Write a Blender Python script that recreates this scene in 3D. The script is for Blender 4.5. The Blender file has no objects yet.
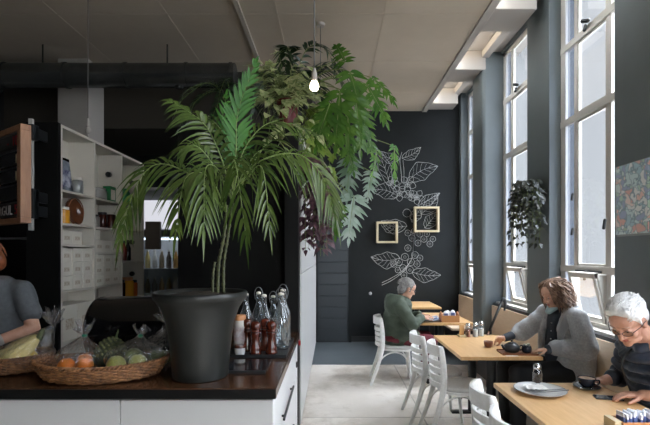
import bpy, bmesh, math, random
import numpy as np
from mathutils import Vector, Matrix, noise as mnoise

random.seed(7)
SC = bpy.context.scene
COL = SC.collection
PI = math.pi
F = 450.0           # focal length in pixels of a 650 px wide frame
CX, CY = 332.0, 254.0
EYE = 1.6
def P(px, py, d):
    """metres from a sighting in the picture and a distance"""
    return Vector(((px-CX)*d/F, d, EYE-(py-CY)*d/F))
def V(*a): return Vector(a)

# ------------------------------------------------------------------ materials
def lin(c):
    return tuple(((x/255)/12.92 if x/255 <= .04045 else ((x/255+.055)/1.055)**2.4) for x in c)
def mat(name, rgb, rough=.5, metal=0, spec=.5, var=None, bump=None, coat=0, trans=0, sheen=0, stretch=None):
    m = bpy.data.materials.new(name); m.use_nodes = True
    nt = m.node_tree; b = nt.nodes['Principled BSDF']
    c = lin(rgb)
    b.inputs['Base Color'].default_value = (*c, 1)
    b.inputs['Roughness'].default_value = rough
    b.inputs['Metallic'].default_value = metal
    b.inputs['Specular IOR Level'].default_value = spec
    if coat: b.inputs['Coat Weight'].default_value = coat
    if sheen: b.inputs['Sheen Weight'].default_value = sheen
    if var or bump:
        tc = nt.nodes.new('ShaderNodeTexCoord'); mp = nt.nodes.new('ShaderNodeMapping')
        nt.links.new(tc.outputs['Object'], mp.inputs['Vector'])
        if stretch: mp.inputs['Scale'].default_value = stretch
    if var:
        sc_, rgb2, det = var
        n = nt.nodes.new('ShaderNodeTexNoise'); n.inputs['Scale'].default_value = sc_; n.inputs['Detail'].default_value = det
        n.inputs['Roughness'].default_value = .6
        nt.links.new(mp.outputs['Vector'], n.inputs['Vector'])
        r = nt.nodes.new('ShaderNodeValToRGB')
        r.color_ramp.elements[0].position = .35; r.color_ramp.elements[1].position = .65
        r.color_ramp.elements[0].color = (*c, 1); r.color_ramp.elements[1].color = (*lin(rgb2), 1)
        nt.links.new(n.outputs['Fac'], r.inputs['Fac']); nt.links.new(r.outputs['Color'], b.inputs['Base Color'])
    if bump:
        sc_, st = bump
        n2 = nt.nodes.new('ShaderNodeTexNoise'); n2.inputs['Scale'].default_value = sc_; n2.inputs['Detail'].default_value = 4
        nt.links.new(mp.outputs['Vector'], n2.inputs['Vector'])
        bp = nt.nodes.new('ShaderNodeBump'); bp.inputs['Strength'].default_value = st; bp.inputs['Distance'].default_value = .01
        nt.links.new(n2.outputs['Fac'], bp.inputs['Height']); nt.links.new(bp.outputs['Normal'], b.inputs['Normal'])
    if trans:   # leaf: light passes through
        t = nt.nodes.new('ShaderNodeBsdfTranslucent'); mx = nt.nodes.new('ShaderNodeMixShader'); mx.inputs[0].default_value = trans
        col = b.inputs['Base Color']
        if col.is_linked: nt.links.new(col.links[0].from_socket, t.inputs['Color'])
        else: t.inputs['Color'].default_value = (*c, 1)
        out = nt.nodes['Material Output']
        nt.links.new(b.outputs[0], mx.inputs[1]); nt.links.new(t.outputs[0], mx.inputs[2]); nt.links.new(mx.outputs[0], out.inputs['Surface'])
    return m
def emit(name, rgb, s):
    m = bpy.data.materials.new(name); m.use_nodes = True; nt = m.node_tree
    nt.nodes.remove(nt.nodes['Principled BSDF'])
    e = nt.nodes.new('ShaderNodeEmission'); e.inputs[0].default_value = (*lin(rgb), 1); e.inputs[1].default_value = s
    nt.links.new(e.outputs[0], nt.nodes['Material Output'].inputs['Surface']); return m
def sheet_glass(name, tint=(255,255,255), base=.06, rough=.02, milk=0, gl=1.0, bump=None, fac=.55):
    """thin clear glass or film: see-through, with a fresnel sheen, optionally milky"""
    m = bpy.data.materials.new(name); m.use_nodes = True; nt = m.node_tree
    nt.nodes.remove(nt.nodes['Principled BSDF'])
    tr = nt.nodes.new('ShaderNodeBsdfTransparent'); tr.inputs[0].default_value = (*lin(tint), 1)
    g = nt.nodes.new('ShaderNodeBsdfGlossy'); g.inputs['Roughness'].default_value = rough
    g.inputs[0].default_value = (gl, gl, gl, 1)
    lw = nt.nodes.new('ShaderNodeLayerWeight'); lw.inputs['Blend'].default_value = .35
    ma = nt.nodes.new('ShaderNodeMath'); ma.operation = 'MULTIPLY_ADD'; ma.inputs[1].default_value = fac; ma.inputs[2].default_value = base
    nt.links.new(lw.outputs['Facing'], ma.inputs[0])
    mx = nt.nodes.new('ShaderNodeMixShader'); nt.links.new(ma.outputs[0], mx.inputs[0])
    if bump:
        tc = nt.nodes.new('ShaderNodeTexCoord')
        n2 = nt.nodes.new('ShaderNodeTexNoise'); n2.inputs['Scale'].default_value = bump[0]; n2.inputs['Detail'].default_value = 3
        nt.links.new(tc.outputs['Object'], n2.inputs['Vector'])
        bp = nt.nodes.new('ShaderNodeBump'); bp.inputs['Strength'].default_value = bump[1]; bp.inputs['Distance'].default_value = .02
        nt.links.new(n2.outputs['Fac'], bp.inputs['Height'])
        nt.links.new(bp.outputs[0], g.inputs['Normal']); nt.links.new(bp.outputs[0], lw.inputs['Normal'])
    nt.links.new(tr.outputs[0], mx.inputs[1]); nt.links.new(g.outputs[0], mx.inputs[2])
    last = mx
    if milk:
        d = nt.nodes.new('ShaderNodeBsdfTranslucent'); d.inputs[0].default_value = (.85, .87, .9, 1)
        d2 = nt.nodes.new('ShaderNodeBsdfDiffuse'); d2.inputs[0].default_value = (.85, .87, .9, 1)
        a = nt.nodes.new('ShaderNodeMixShader'); nt.links.new(d.outputs[0], a.inputs[1]); nt.links.new(d2.outputs[0], a.inputs[2])
        m2 = nt.nodes.new('ShaderNodeMixShader'); m2.inputs[0].default_value = milk
        nt.links.new(mx.outputs[0], m2.inputs[1]); nt.links.new(a.outputs[0], m2.inputs[2]); last = m2
    nt.links.new(last.outputs[0], nt.nodes['Material Output'].inputs['Surface']); return m

# ------------------------------------------------------------------ mesh builder
XF = {}
def basis(d, up=V(0,0,1)):
    d = Vector(d).normalized(); s = d.cross(up)
    if s.length < 1e-4: s = d.cross(V(0,1,0))
    s.normalize(); return d, s, s.cross(d).normalized()
def bez(pts, n):
    pts = [Vector(p) for p in pts]; out = []
    for i in range(n+1):
        t = i/n; q = pts
        while len(q) > 1: q = [q[k].lerp(q[k+1], t) for k in range(len(q)-1)]
        out.append(q[0])
    return out
def smooth_path(pts, n=6):
    """Catmull-Rom through the points"""
    p = [Vector(q) for q in pts]; p = [2*p[0]-p[1]]+p+[2*p[-1]-p[-2]]; out = []
    for i in range(1, len(p)-2):
        for k in range(n):
            t = k/n
            out.append(.5*((2*p[i])+(p[i+1]-p[i-1])*t+(2*p[i-1]-5*p[i]+4*p[i+1]-p[i+2])*t*t+(3*p[i]-p[i-1]-3*p[i+1]+p[i+2])*t**3))
    out.append(p[-2]); return out
class MB:
    def __init__(s): s.v = []; s.f = []; s.m = []; s.cur = 0
    def add(s, vs, fs):
        b = len(s.v); s.v += [Vector(q) for q in vs]
        for f in fs: s.f.append([b+i for i in f]); s.m.append(s.cur)
        return s
    def box(s, a, b, M=None):
        x0,y0,z0 = a; x1,y1,z1 = b
        vs = [V(x0,y0,z0),V(x1,y0,z0),V(x1,y1,z0),V(x0,y1,z0),V(x0,y0,z1),V(x1,y0,z1),V(x1,y1,z1),V(x0,y1,z1)]
        if M: vs = [M@q for q in vs]
        return s.add(vs, [(0,3,2,1),(4,5,6,7),(0,1,5,4),(1,2,6,5),(2,3,7,6),(3,0,4,7)])
    def bar(s, p, q, w, h, up=V(0,0,1)):
        p, q = Vector(p), Vector(q); d, sd, u = basis(q-p, up)
        vs = [c+sd*(i*w/2)+u*(j*h/2) for c in (p,q) for i,j in ((-1,-1),(1,-1),(1,1),(-1,1))]
        return s.add(vs, [(0,1,2,3),(7,6,5,4),(0,4,5,1),(1,5,6,2),(2,6,7,3),(3,7,4,0)])
    def tube(s, pts, r, n=8, caps=True, closed=False, flat=1.0, up=None):
        pts = [Vector(p) for p in pts]; N = len(pts); vs = []; fs = []
        rr = r if isinstance(r, (list, tuple)) else [r]*N
        t0 = (pts[1]-pts[0]).normalized(); _, side, _ = basis(t0, up or V(0,0,1))
        for i in range(N):
            if closed: t = pts[(i+1)%N]-pts[i-1]
            else: t = pts[min(i+1,N-1)]-pts[max(i-1,0)]
            if t.length < 1e-9: t = t0.copy()
            t.normalize(); side = side-t*side.dot(t)
            if side.length < 1e-6: _, side, _ = basis(t)
            side.normalize(); u = side.cross(t)
            for k in range(n):
                a = 2*PI*k/n; vs.append(pts[i]+side*(math.cos(a)*rr[i])+u*(math.sin(a)*rr[i]*flat))
        for i in range(N if closed else N-1):
            j = (i+1)%N
            for k in range(n): fs.append((i*n+k, i*n+(k+1)%n, j*n+(k+1)%n, j*n+k))
        if caps and not closed: fs.append(tuple(range(n-1,-1,-1))); fs.append(tuple((N-1)*n+k for k in range(n)))
        return s.add(vs, fs)
    def lathe(s, prof, c=(0,0,0), n=24, M=None, sx=1, sy=1, cap0=True, cap1=True, wob=None):
        vs = []; fs = []; c = Vector(c)
        for i,(r,z) in enumerate(prof):
            for k in range(n):
                a = 2*PI*k/n; w = wob(a, i) if wob else 1
                q = V(r*w*math.cos(a)*sx, r*w*math.sin(a)*sy, z)
                vs.append(c+(M@q if M else q))
        for i in range(len(prof)-1):
            for k in range(n): fs.append((i*n+k, i*n+(k+1)%n, (i+1)*n+(k+1)%n, (i+1)*n+k))
        if cap0: fs.append(tuple(range(n-1,-1,-1)))
        if cap1: fs.append(tuple((len(prof)-1)*n+k for k in range(n)))
        return s.add(vs, fs)
    def cyl(s, c, r, h, n=20, r2=None): return s.lathe([(r,0),(r if r2 is None else r2,h)], c, n)
    def ell(s, c, r, R=None, nu=16, nv=10, jit=0):
        c = Vector(c); r = (r,r,r) if not isinstance(r,(tuple,list)) else r; vs = []; fs = []
        def pt(a, b):
            q = V(r[0]*math.cos(a)*math.sin(b), r[1]*math.sin(a)*math.sin(b), r[2]*math.cos(b))
            if R: q = R@q
            return c+q
        vs.append(pt(0,0))
        for i in range(1,nv):
            for k in range(nu): vs.append(pt(2*PI*k/nu, PI*i/nv))
        vs.append(pt(0,PI)); L = len(vs)-1
        for k in range(nu): fs.append((0,1+k,1+(k+1)%nu)); fs.append((L, L-nu+(k+1)%nu, L-nu+k))
        for i in range(nv-2):
            for k in range(nu): fs.append((1+i*nu+k, 1+(i+1)*nu+k, 1+(i+1)*nu+(k+1)%nu, 1+i*nu+(k+1)%nu))
        return s.add(vs, fs)
    def cap(s, a, b, ra, rb=None, n=14, flat=1, up=None):
        rb = ra if rb is None else rb; a, b = Vector(a), Vector(b); d = (b-a).normalized(); pts = []; rs = []
        for k in range(5):
            t = PI/2*(1-k/4); pts.append(a-d*ra*math.sin(t)); rs.append(max(ra*math.cos(t), ra*.02))
        for k in range(5):
            t = PI/2*k/4; pts.append(b+d*rb*math.sin(t)); rs.append(max(rb*math.cos(t), rb*.02))
        return s.tube(pts, rs, n, flat=flat, up=up)
    def chain(s, pts, rs, n=14, flat=1, up=None):
        for i in range(len(pts)-1): s.cap(pts[i], pts[i+1], rs[i], rs[i+1], n, flat, up)
        return s
    def leaf(s, base, d, nrm, L, W, droop=.3, seg=5, fold=.25, shape=.7, tipw=0):
        base = Vector(base); d = Vector(d).normalized(); vs = []; fs = []
        side = d.cross(nrm)
        if side.length < 1e-4: side = d.cross(V(0,1,0))
        side.normalize(); u = side.cross(d).normalized()
        for i in range(seg+1):
            t = i/seg; c = base+d*(L*t)+V(0,0,-droop*L*t*t)
            w = W*max(math.sin(PI*min(1,(t*.97+.015))**shape), .03)
            vs += [c-side*w+u*(w*fold), c, c+side*w+u*(w*fold)]
        for i in range(seg):
            a = i*3; fs += [(a,a+1,a+4,a+3),(a+1,a+2,a+5,a+4)]
        return s.add(vs, fs)
    def mesh(s, name, mats, smooth=True):
        me = bpy.data.meshes.new(name); me.from_pydata([tuple(q) for q in s.v], [], s.f)
        mats = mats if isinstance(mats, (list,tuple)) else [mats]
        for m in mats: me.materials.append(m)
        if len(mats) > 1: me.polygons.foreach_set('material_index', s.m)
        if smooth: me.polygons.foreach_set('use_smooth', [True]*len(me.polygons))
        me.update(); return me
    def build(s, name, mats, parent=None, smooth=False, bev=0, sub=0, split=None, clean=True, **k):
        me = s.mesh(name, mats, smooth)
        bm = bmesh.new(); bm.from_mesh(me)
        if clean: bmesh.ops.recalc_face_normals(bm, faces=bm.faces)
        bm.to_mesh(me); bm.free()
        return place(name, me, parent, bev, sub, split, smooth, **k)
def place(name, me, parent=None, bev=0, sub=0, split=None, smooth=False, **k):
    o = bpy.data.objects.new(name, me); COL.objects.link(o)
    if parent is not None:
        M = XF.get(parent.name, Matrix()); me.transform(M.inverted()); o.parent = parent; XF[o.name] = M
    else:
        co = np.empty(len(me.vertices)*3); me.vertices.foreach_get('co', co); co = co.reshape(-1,3)
        mn, mx = co.min(0), co.max(0); c = V((mn[0]+mx[0])/2, (mn[1]+mx[1])/2, mn[2])
        me.transform(Matrix.Translation(-c)); o.location = c; XF[o.name] = Matrix.Translation(c)
    if bev:
        b = o.modifiers.new('bevel','BEVEL'); b.width = bev; b.segments = 2; b.limit_method = 'ANGLE'; b.angle_limit = math.radians(40)
    if sub:
        b = o.modifiers.new('sub','SUBSURF'); b.levels = sub; b.render_levels = sub
    if smooth and split:
        me.set_sharp_from_angle(angle=math.radians(split))
    for q in k: o[q] = k[q]
    return o
def thing(name, label, cat, loc=(0,0,0), rz=0, group=None):
    o = bpy.data.objects.new(name, None); COL.objects.link(o); o.empty_display_size = .1
    o.location = loc; o.rotation_euler = (0,0,rz); o['label'] = label; o['category'] = cat
    if group: o['group'] = group
    XF[o.name] = Matrix.Translation(Vector(loc))@Matrix.Rotation(rz, 4, 'Z'); return o
def struct_root(name, loc=(0,0,0)):
    o = bpy.data.objects.new(name, None); COL.objects.link(o); o.location = loc; o['kind'] = 'structure'
    XF[o.name] = Matrix.Translation(Vector(loc)); return o
def tag(o, label, cat, group=None):
    o['label'] = label; o['category'] = cat
    if group: o['group'] = group
    return o
def struct(o): o['kind'] = 'structure'; return o
def dup(root, loc, rz=0, label=None):
    r = root.copy(); COL.objects.link(r); r.location = loc; r.rotation_euler = (0,0,rz)
    if label: r['label'] = label
    for ch in list(root.children):
        c = ch.copy(); COL.objects.link(c); c.parent = r
        for g in list(ch.children):
            d = g.copy(); COL.objects.link(d); d.parent = c
    return r
def bake(mb, voxel, it=3, fac=.5, mats=None, pick=None, name='blob', wrinkle=None):
    """fuse overlapping pieces into one continuous skin"""
    me = mb.mesh('tmp', mats or [None], True)
    o = bpy.data.objects.new('tmp', me); COL.objects.link(o)
    r = o.modifiers.new('r','REMESH'); r.mode = 'VOXEL'; r.voxel_size = voxel; r.use_smooth_shade = True
    if it:
        s = o.modifiers.new('s','SMOOTH'); s.factor = fac; s.iterations = it
    dg = bpy.context.evaluated_depsgraph_get(); dg.update()
    out = bpy.data.meshes.new_from_object(o.evaluated_get(dg)); out.name = name
    bpy.data.objects.remove(o); bpy.data.meshes.remove(me)
    if wrinkle:
        amp, sc_, st = wrinkle
        ns = [v.normal.copy() for v in out.vertices]
        for v, n in zip(out.vertices, ns):
            q = Vector((v.co.x*st[0], v.co.y*st[1], v.co.z*st[2]))*sc_
            v.co += n*(amp*(mnoise.noise(q)+.5*mnoise.noise(q*2.3)))
    out.materials.clear()
    for m in (mats or []): out.materials.append(m)
    for p in out.polygons:
        p.use_smooth = True
        p.material_index = pick(p.center, p.normal) if pick else 0
    out.update(); return out
SKY_FRONT, SKY_SIDE, SKY_TOP, EXPO = 14.5, 1.06, 60.0, 0.0
LAMPS = []
# ------------------------------------------------------------------ palette
M = {}
M['charcoal'] = mat('charcoal_paint', (25,28,29), .6, spec=.2, var=(3,(28,31,32),3))
M['pier'] = mat('pier_paint', (98,106,107), .5, var=(3,(102,110,111),3))
M['ceil'] = mat('ceiling_paint', (190,177,159), .7, var=(1.2,(182,169,151),4))
M['coffer'] = mat('cornice_paint', (172,165,157), .6)
M['kitchen'] = mat('kitchen_paint', (34,34,33), .6)
M['bulk'] = mat('bulkhead_paint', (64,60,54), .7, spec=.2)
M['white_frame'] = mat('window_paint', (200,196,188), .5)
M['white'] = mat('white_laminate', (198,198,197), .35)
M['drawer'] = mat('drawer_white_lit', (234,234,234), .3)  # counter laminate made lighter: window light on the aisle side painted in
M['chair'] = mat('chair_paint', (238,237,234), .38, var=(30,(226,225,221),3))
M['pad'] = mat('seat_pad', (196,194,190), .5, var=(40,(184,182,178),3))
M['ply'] = mat('plywood', (234,212,186), .45, var=(6,(226,202,174),5), stretch=(1,1,6))
M['table'] = mat('table_timber', (216,176,126), .3, var=(5,(204,162,110),6), stretch=(8,1,1))
M['tabledge'] = mat('table_edge', (196,150,98), .4)
M['black'] = mat('black_metal', (26,28,30), .4, var=(8,(32,34,36),2))
M['blackgloss'] = mat('black_gloss', (12,12,13), .12)
M['matblack'] = mat('black_panel', (17,17,17), .5, spec=.12, var=(4,(21,21,20),3))
M['dark_wood'] = mat('worktop_walnut', (84,54,34), .2, var=(4,(46,29,19),6), stretch=(1,9,9), coat=.2)
M['chrome'] = mat('chrome', (200,200,200), .15, metal=1)
M['steel'] = mat('steel', (120,122,124), .35, metal=1)
M['duct'] = mat('duct_metal', (104,106,104), .26, metal=.75, var=(5,(84,86,84),3))
M['oak'] = mat('oak_frame', (196,138,92), .5, var=(6,(176,118,76),5), stretch=(6,6,1))
M['frame_wood'] = mat('pale_pine', (205,192,160), .5, var=(8,(190,176,142),4))
M['card'] = mat('white_card', (222,216,204), .7)
M['chalk'] = mat('chalk_paint', (166,168,167), .8)
M['red_plastic'] = mat('red_plastic', (160,24,32), .35)
M['clear'] = sheet_glass('clear_glass', (235,240,242), .05)
M['pane'] = sheet_glass('window_glass', (240,242,245), .03, milk=.015)
M['frost'] = sheet_glass('frosted_glass', (186,192,203), .03, milk=.015)

def floor_material():
    m = mat('worn_concrete', (228,221,212), .42, var=(1.6,(208,200,190),8), bump=(14,.12))
    nt = m.node_tree; b = nt.nodes['Principled BSDF']
    src = b.inputs['Base Color'].links[0].from_socket
    tc = nt.nodes.new('ShaderNodeTexCoord'); n = nt.nodes.new('ShaderNodeTexNoise'); n.inputs['Scale'].default_value = .9; n.inputs['Detail'].default_value = 7
    n.inputs['Roughness'].default_value = .7
    nt.links.new(tc.outputs['Object'], n.inputs['Vector'])
    r = nt.nodes.new('ShaderNodeValToRGB'); r.color_ramp.elements[0].position = .47; r.color_ramp.elements[1].position = .68
    nt.links.new(n.outputs['Fac'], r.inputs['Fac'])
    mx = nt.nodes.new('ShaderNodeMixRGB'); mx.inputs[2].default_value = (*lin((150,136,116)), 1)
    nt.links.new(r.outputs['Color'], mx.inputs[0]); nt.links.new(src, mx.inputs[1]); nt.links.new(mx.outputs[0], b.inputs['Base Color'])
    return m
M['floor'] = floor_material()
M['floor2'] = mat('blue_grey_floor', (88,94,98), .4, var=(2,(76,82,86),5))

# ------------------------------------------------------------------ shell
XL, XR, YF, YB = -4.7, 2.42, -2.0, 8.22
ZC, ZK = 4.21, 4.50
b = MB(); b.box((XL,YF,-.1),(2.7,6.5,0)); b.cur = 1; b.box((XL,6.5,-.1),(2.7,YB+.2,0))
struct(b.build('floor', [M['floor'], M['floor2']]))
b = MB(); b.box((.885,2.2,.0),(.9,6.5,.0015)); b.box((-.28,4.4,0),(2.4,4.412,.0015))
struct(b.build('trim_1', mat('floor_joint', (176,169,160), .7)))
b = MB(); b.box((XL,YF,ZC),(1.69,YB+.2,ZC+.12))
for y in (1.3,2.5,3.7,4.9,6.1,7.3): b.box((XL,y-.012,ZC-.004),(1.69,y+.012,ZC+.01))
for x in (-3.0,-1.8,-.6,.575): b.box((x-.012,YF,ZC-.004),(x+.012,YB,ZC+.01))
struct(b.build('ceiling', M['ceil']))
b = MB(); b.box((1.64,YF,ZC-.02),(1.73,YB,ZC+.125)); struct(b.build('trim_2', M['coffer'], bev=.006))
b = MB(); b.box((1.69,YF,ZK),(2.72,YB+.2,ZK+.1))
for y0,y1 in ((6.42,6.9),(4.83,5.33),(7.86,8.2),(2.4,3.6)): b.box((1.73,y0,4.23),(2.2,y1,ZK))
b.box((2.14,YF,4.40),(2.24,YB,ZK)); b.box((1.73,YF,4.44),(1.80,YB,ZK))
struct(b.build('ceiling_coffer', M['coffer'], bev=.006))
b = MB(); b.box((XL-.15,YB,0),(2.7,YB+.2,4.6)); struct(b.build('wall_back', M['charcoal']))
b = MB(); b.box((XL-.15,YF,0),(XL,YB,4.6)); struct(b.build('wall_left', M['kitchen']))
# front wall behind the viewer; unseen opening added and sized for the light
b = MB(); b.box((XL,YF-.2,0),(.7,YF,4.6)); b.box((1.6,YF-.2,0),(2.7,YF,4.6)); b.box((.7,YF-.2,0),(1.6,YF,.6)); b.box((.7,YF-.2,2.6),(1.6,YF,4.6))
struct(b.build('wall_front', M['charcoal']))
b = MB(); b.box((XL,6.45,3.40),(-.28,YB,ZC)); struct(b.build('wall_bulkhead', M['bulk']))
b = MB(); b.box((-3.66,6.0,0),(-3.25,6.42,ZC)); struct(b.build('wall_column', mat('column_paint', (170,164,156), .6), bev=.01))
# window wall
ZS = .90; ZT = 4.44
b = MB(); b.box((XR,YF,0),(2.52,YB,ZS)); b.box((XR,YF,ZT),(2.52,YB,4.6))
PIERS = [(YF,-1.0),(.35,1.0),(2.25,3.70),(4.81,5.355),(8.10,YB)]
for y0,y1 in PIERS: b.box((2.32,y0,0),(2.505,y1,ZK))
struct(b.build('wall_right', M['pier'], bev=.008))
b = MB(); b.box((2.14,6.42,0),(2.51,6.88,ZK)); struct(b.build('wall_pier', M['pier'], bev=.05))
WINS = [(3.70,4.81),(5.355,6.42),(6.88,8.10),(1.0,2.25),(-1.0,.35)]  # last two are out of view, added for their daylight
def window(i, y0, y1):
    w = struct_root('window_%d' % i, (XR, (y0+y1)/2, ZS))
    x0, x1 = 2.445, 2.478
    fa = y1-.095; m1 = (fa-.215, fa-.16); m2 = (m1[0]-.55, m1[0]-.48)
    TR = (3.75, 2.97, 1.45)
    f = MB(); f.box((x0,y0,ZS),(x1,y0+.05,ZT)); f.box((x0,fa,ZS),(x1,y1,ZT))
    f.box((x0,y0,ZT-.05),(x1,y1,ZT)); f.box((x0,y0,ZS),(x1,y1,ZS+.06))
    for a,c in (m1,m2): f.box((x0+.005,a,ZS),(x1-.005,c,ZT))
    for z in TR: f.box((x0-.006,y0,z-.035),(x1,y1,z+.035))
    # slim casement rails round the middle lights
    zs = [ZS+.06]+sorted(z for z in TR)+[ZT-.05]
    for k in range(1,4):
        za, zb = zs[k]+.035, zs[k+1]-.035 if k < 3 else ZT-.05
        for q0,q1 in ((m2[1],m2[1]+.022),(m1[0]-.022,m1[0])): f.box((x0+.01,q0,za),(x1-.01,q1,zb))
        for q in (za, zb-.022): f.box((x0+.01,m2[1],q),(x1-.01,m1[0],q+.022))
    f.build('window_frame', M['white_frame'], w, bev=.004)
    g = MB(); g.box((2.471,m2[1],1.485),(2.475,m1[0],ZT-.04)); g.box((2.471,y0+.04,ZS+.05),(2.475,m2[0],ZT-.04)); g.build('window_pane', M['pane'], w)
    g = MB(); g.box((2.471,m1[1],ZS+.05),(2.475,fa,ZT-.04)); g.build('frosted_pane', M['frost'], w)
    # hopper sash at the bottom, tipped into the room
    R = Matrix.Translation(V(2.47,0,ZS+.07))@Matrix.Rotation(math.radians(-13),4,'Y')
    h = MB(); a, c = m2[1]+.01, m1[0]-.01
    for q0,q1 in ((a,a+.045),(c-.045,c)): h.box((-.02,q0,0),(.02,q1,.47), R)
    h.box((-.02,a,0),(.02,c,.05), R); h.box((-.02,a,.42),(.02,c,.47), R)
    h.build('hopper_sash', M['white_frame'], w, bev=.004)
    g = MB(); g.box((-.003,a+.04,.05),(.003,c-.04,.42), R); g.build('hopper_pane', M['pane'], w)
    ck = MB()
    for q in (a-.008, c+.002): ck.add([V(2.47,q,ZS+.07),V(2.47,q,1.41),V(2.37,q,1.41),V(2.47,q+.006,ZS+.07),V(2.47,q+.006,1.41),V(2.37,q+.006,1.41)], [(0,1,2),(3,5,4),(0,3,4,1),(1,4,5,2),(2,5,3,0)])
    ck.build('hopper_cheek', M['white_frame'], w)
    k = MB(); yc = (a+c)/2
    k.box((2.415,a+.02,1.425),(2.43,c-.02,1.445)); k.cap((2.40,yc,1.43),(2.39,yc,1.36),.016,.012); k.box((2.39,yc-.03,1.40),(2.424,yc+.03,1.44))
    k.build('window_handle', M['black'], w)
    k = MB()
    for z in (2.2,1.85): k.cap((2.42,m1[0]+.02,z),(2.41,m1[0]+.02,z-.05),.014)
    k.cap((2.42,m2[1]-.03,1.9),(2.41,m2[1]-.03,1.83),.014)
    k.cap((2.41,yc-.02,3.80),(2.40,yc+.05,3.83),.02); k.cap((2.41,yc+.02,3.77),(2.40,yc+.02,3.73),.016)
    k.build('window_latch', M['black'], w)
for i,(y0,y1) in enumerate(WINS): window(i+1, y0, y1)
b = MB(); 
for y0,y1 in WINS: b.box((2.34,y0,ZS),(2.50,y1,ZS+.025))
struct(b.build('trim_3', M['white_frame'], bev=.006))
b = MB(); b.box((2.30,.5,ZS-.025),(2.345,6.42,ZS+.005)); b.box((2.30,6.88,ZS-.025),(2.345,8.1,ZS+.005)); struct(b.build('trim_4', M['black']))
b = MB(); b.box((.1,YB-.012,0),(2.3,YB,.1)); struct(b.build('baseboard_back', M['black']))
# door at the end of the aisle
d = struct_root('door_1', (0,YB,0))
b = MB(); b.box((-.28,YB-.05,0),(.30,YB-.01,2.1))
for k in range(10): b.box((-.26,YB-.062,.03+k*.205),(.28,YB-.05,.222+k*.205))
b.build('door_leaf', mat('door_paint', (40,47,52), .45), d, bev=.004)
b = MB(); b.box((.30,YB-.07,0),(.35,YB,2.15)); b.box((-.33,YB-.07,2.1),(.35,YB,2.15)); b.build('door_frame', M['charcoal'], d)
# tall partition between the kitchen and the aisle
PX0, PX1, PY0, PY1, PZ = -1.39, -.28, 4.06, 7.9, 2.75
b = MB(); b.box((PX0,PY0,0),(PX1-.02,PY1,PZ)); struct(b.build('wall_partition', M['matblack']))
b = MB()
for k in range(5):
    y0 = PY0+.0+k*(PY1-PY0)/5
    for z0,z1 in ((.06,1.42),(1.428,PZ)): b.box((PX1-.02,y0+.003,z0),(PX1,y0+(PY1-PY0)/5-.003,z1))
struct(b.build('trim_5', M['white'], bev=.002))
# ceiling conduit
b = MB(); b.box((-1.015,YF,ZC-.03),(-.965,6.4,ZC)); o = b.build('trim_6', mat('conduit_paint', (176,168,156), .6)); struct(o)
# ------------------------------------------------------------------ duct, ceiling fittings
t = thing('ventilation_duct', 'large round dark metal duct running under the kitchen ceiling', 'duct', (-2.6,5.6,3.67))
b = MB(); b.tube([(-4.05,5.6,3.82),(-1.2,5.6,3.82)], .148, 28); b.build('straight_run', M['duct'], t, smooth=True, split=40)
b = MB(); b.tube([V(-4.05-.3*math.sin(a), 5.6, 3.52+.3*math.cos(a)) for a in [PI/2*k/8 for k in range(9)]], .15, 24); b.build('elbow', M['duct'], t, smooth=True, split=40)
b = MB(); b.tube([(-4.35,5.6,3.53),(-4.35,5.6,1.9)], .147, 24); b.build('drop_pipe', mat('pale_duct', (150,154,156), .35, metal=.7), t, smooth=True, split=40)
for x in (-4.05,-3.3,-2.55,-1.8,-1.25):
    b = MB(); b.tube([(x-.012,5.6,3.82),(x+.012,5.6,3.82)], .158, 28); b.build('collar', M['duct'], t, smooth=True, split=40)
for x in (-3.6,-2.05):
    b = MB(); b.bar((x,5.6,3.95),(x,5.6,ZC),.02,.004); b.build('hanger', M['duct'], t)
b = MB(); b.lathe([(.0,3.655),(.05,3.66),(.06,3.675)], (-1.9,5.6,0), 14); b.build('nozzle', M['duct'], t, smooth=True)
def pendant(label, x, y, zb, lit):
    t = thing('pendant_lamp', label, 'lamp', (x,y,zb), 0, 'bare bulb pendant lamps')
    b = MB(); b.lathe([(.045,ZC-.03),(.05,ZC-.012),(.05,ZC)], (x,y,0), 16); b.build('ceiling_rose', M['coffer'], t, smooth=True, split=40)
    b = MB(); b.tube([(x,y,ZC-.02),(x,y,zb+.13)], .0045, 6); b.build('cord', mat('cord_grey', (110,108,104), .6), t, smooth=True)
    b = MB(); b.lathe([(.007,.155),(.012,.14),(.019,.115),(.021,.085),(.018,.06)], (x,y,zb), 14); b.build('socket', M['coffer'], t, smooth=True)
    b = MB(); b.lathe([(.002,0),(.016,.004),(.026,.014),(.031,.031),(.027,.049),(.019,.064),(.014,.078)], (x,y,zb), 16)
    b.build('bulb', emit('bulb_glow', (255,238,208), 14) if lit else M['coffer'], t, smooth=True)
    return t
pendant('lit round bulb in a white socket hanging before the potted vines', -.118, 3.0, 2.685, True)
pendant('thin pendant cord and ceiling rose above the white shelving column', -2.44, 4.5, 1.9+.9, False)
pendant('small ceiling rose and cord just right of the lit bulb', -.13, 5.1, 2.95, False)

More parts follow.
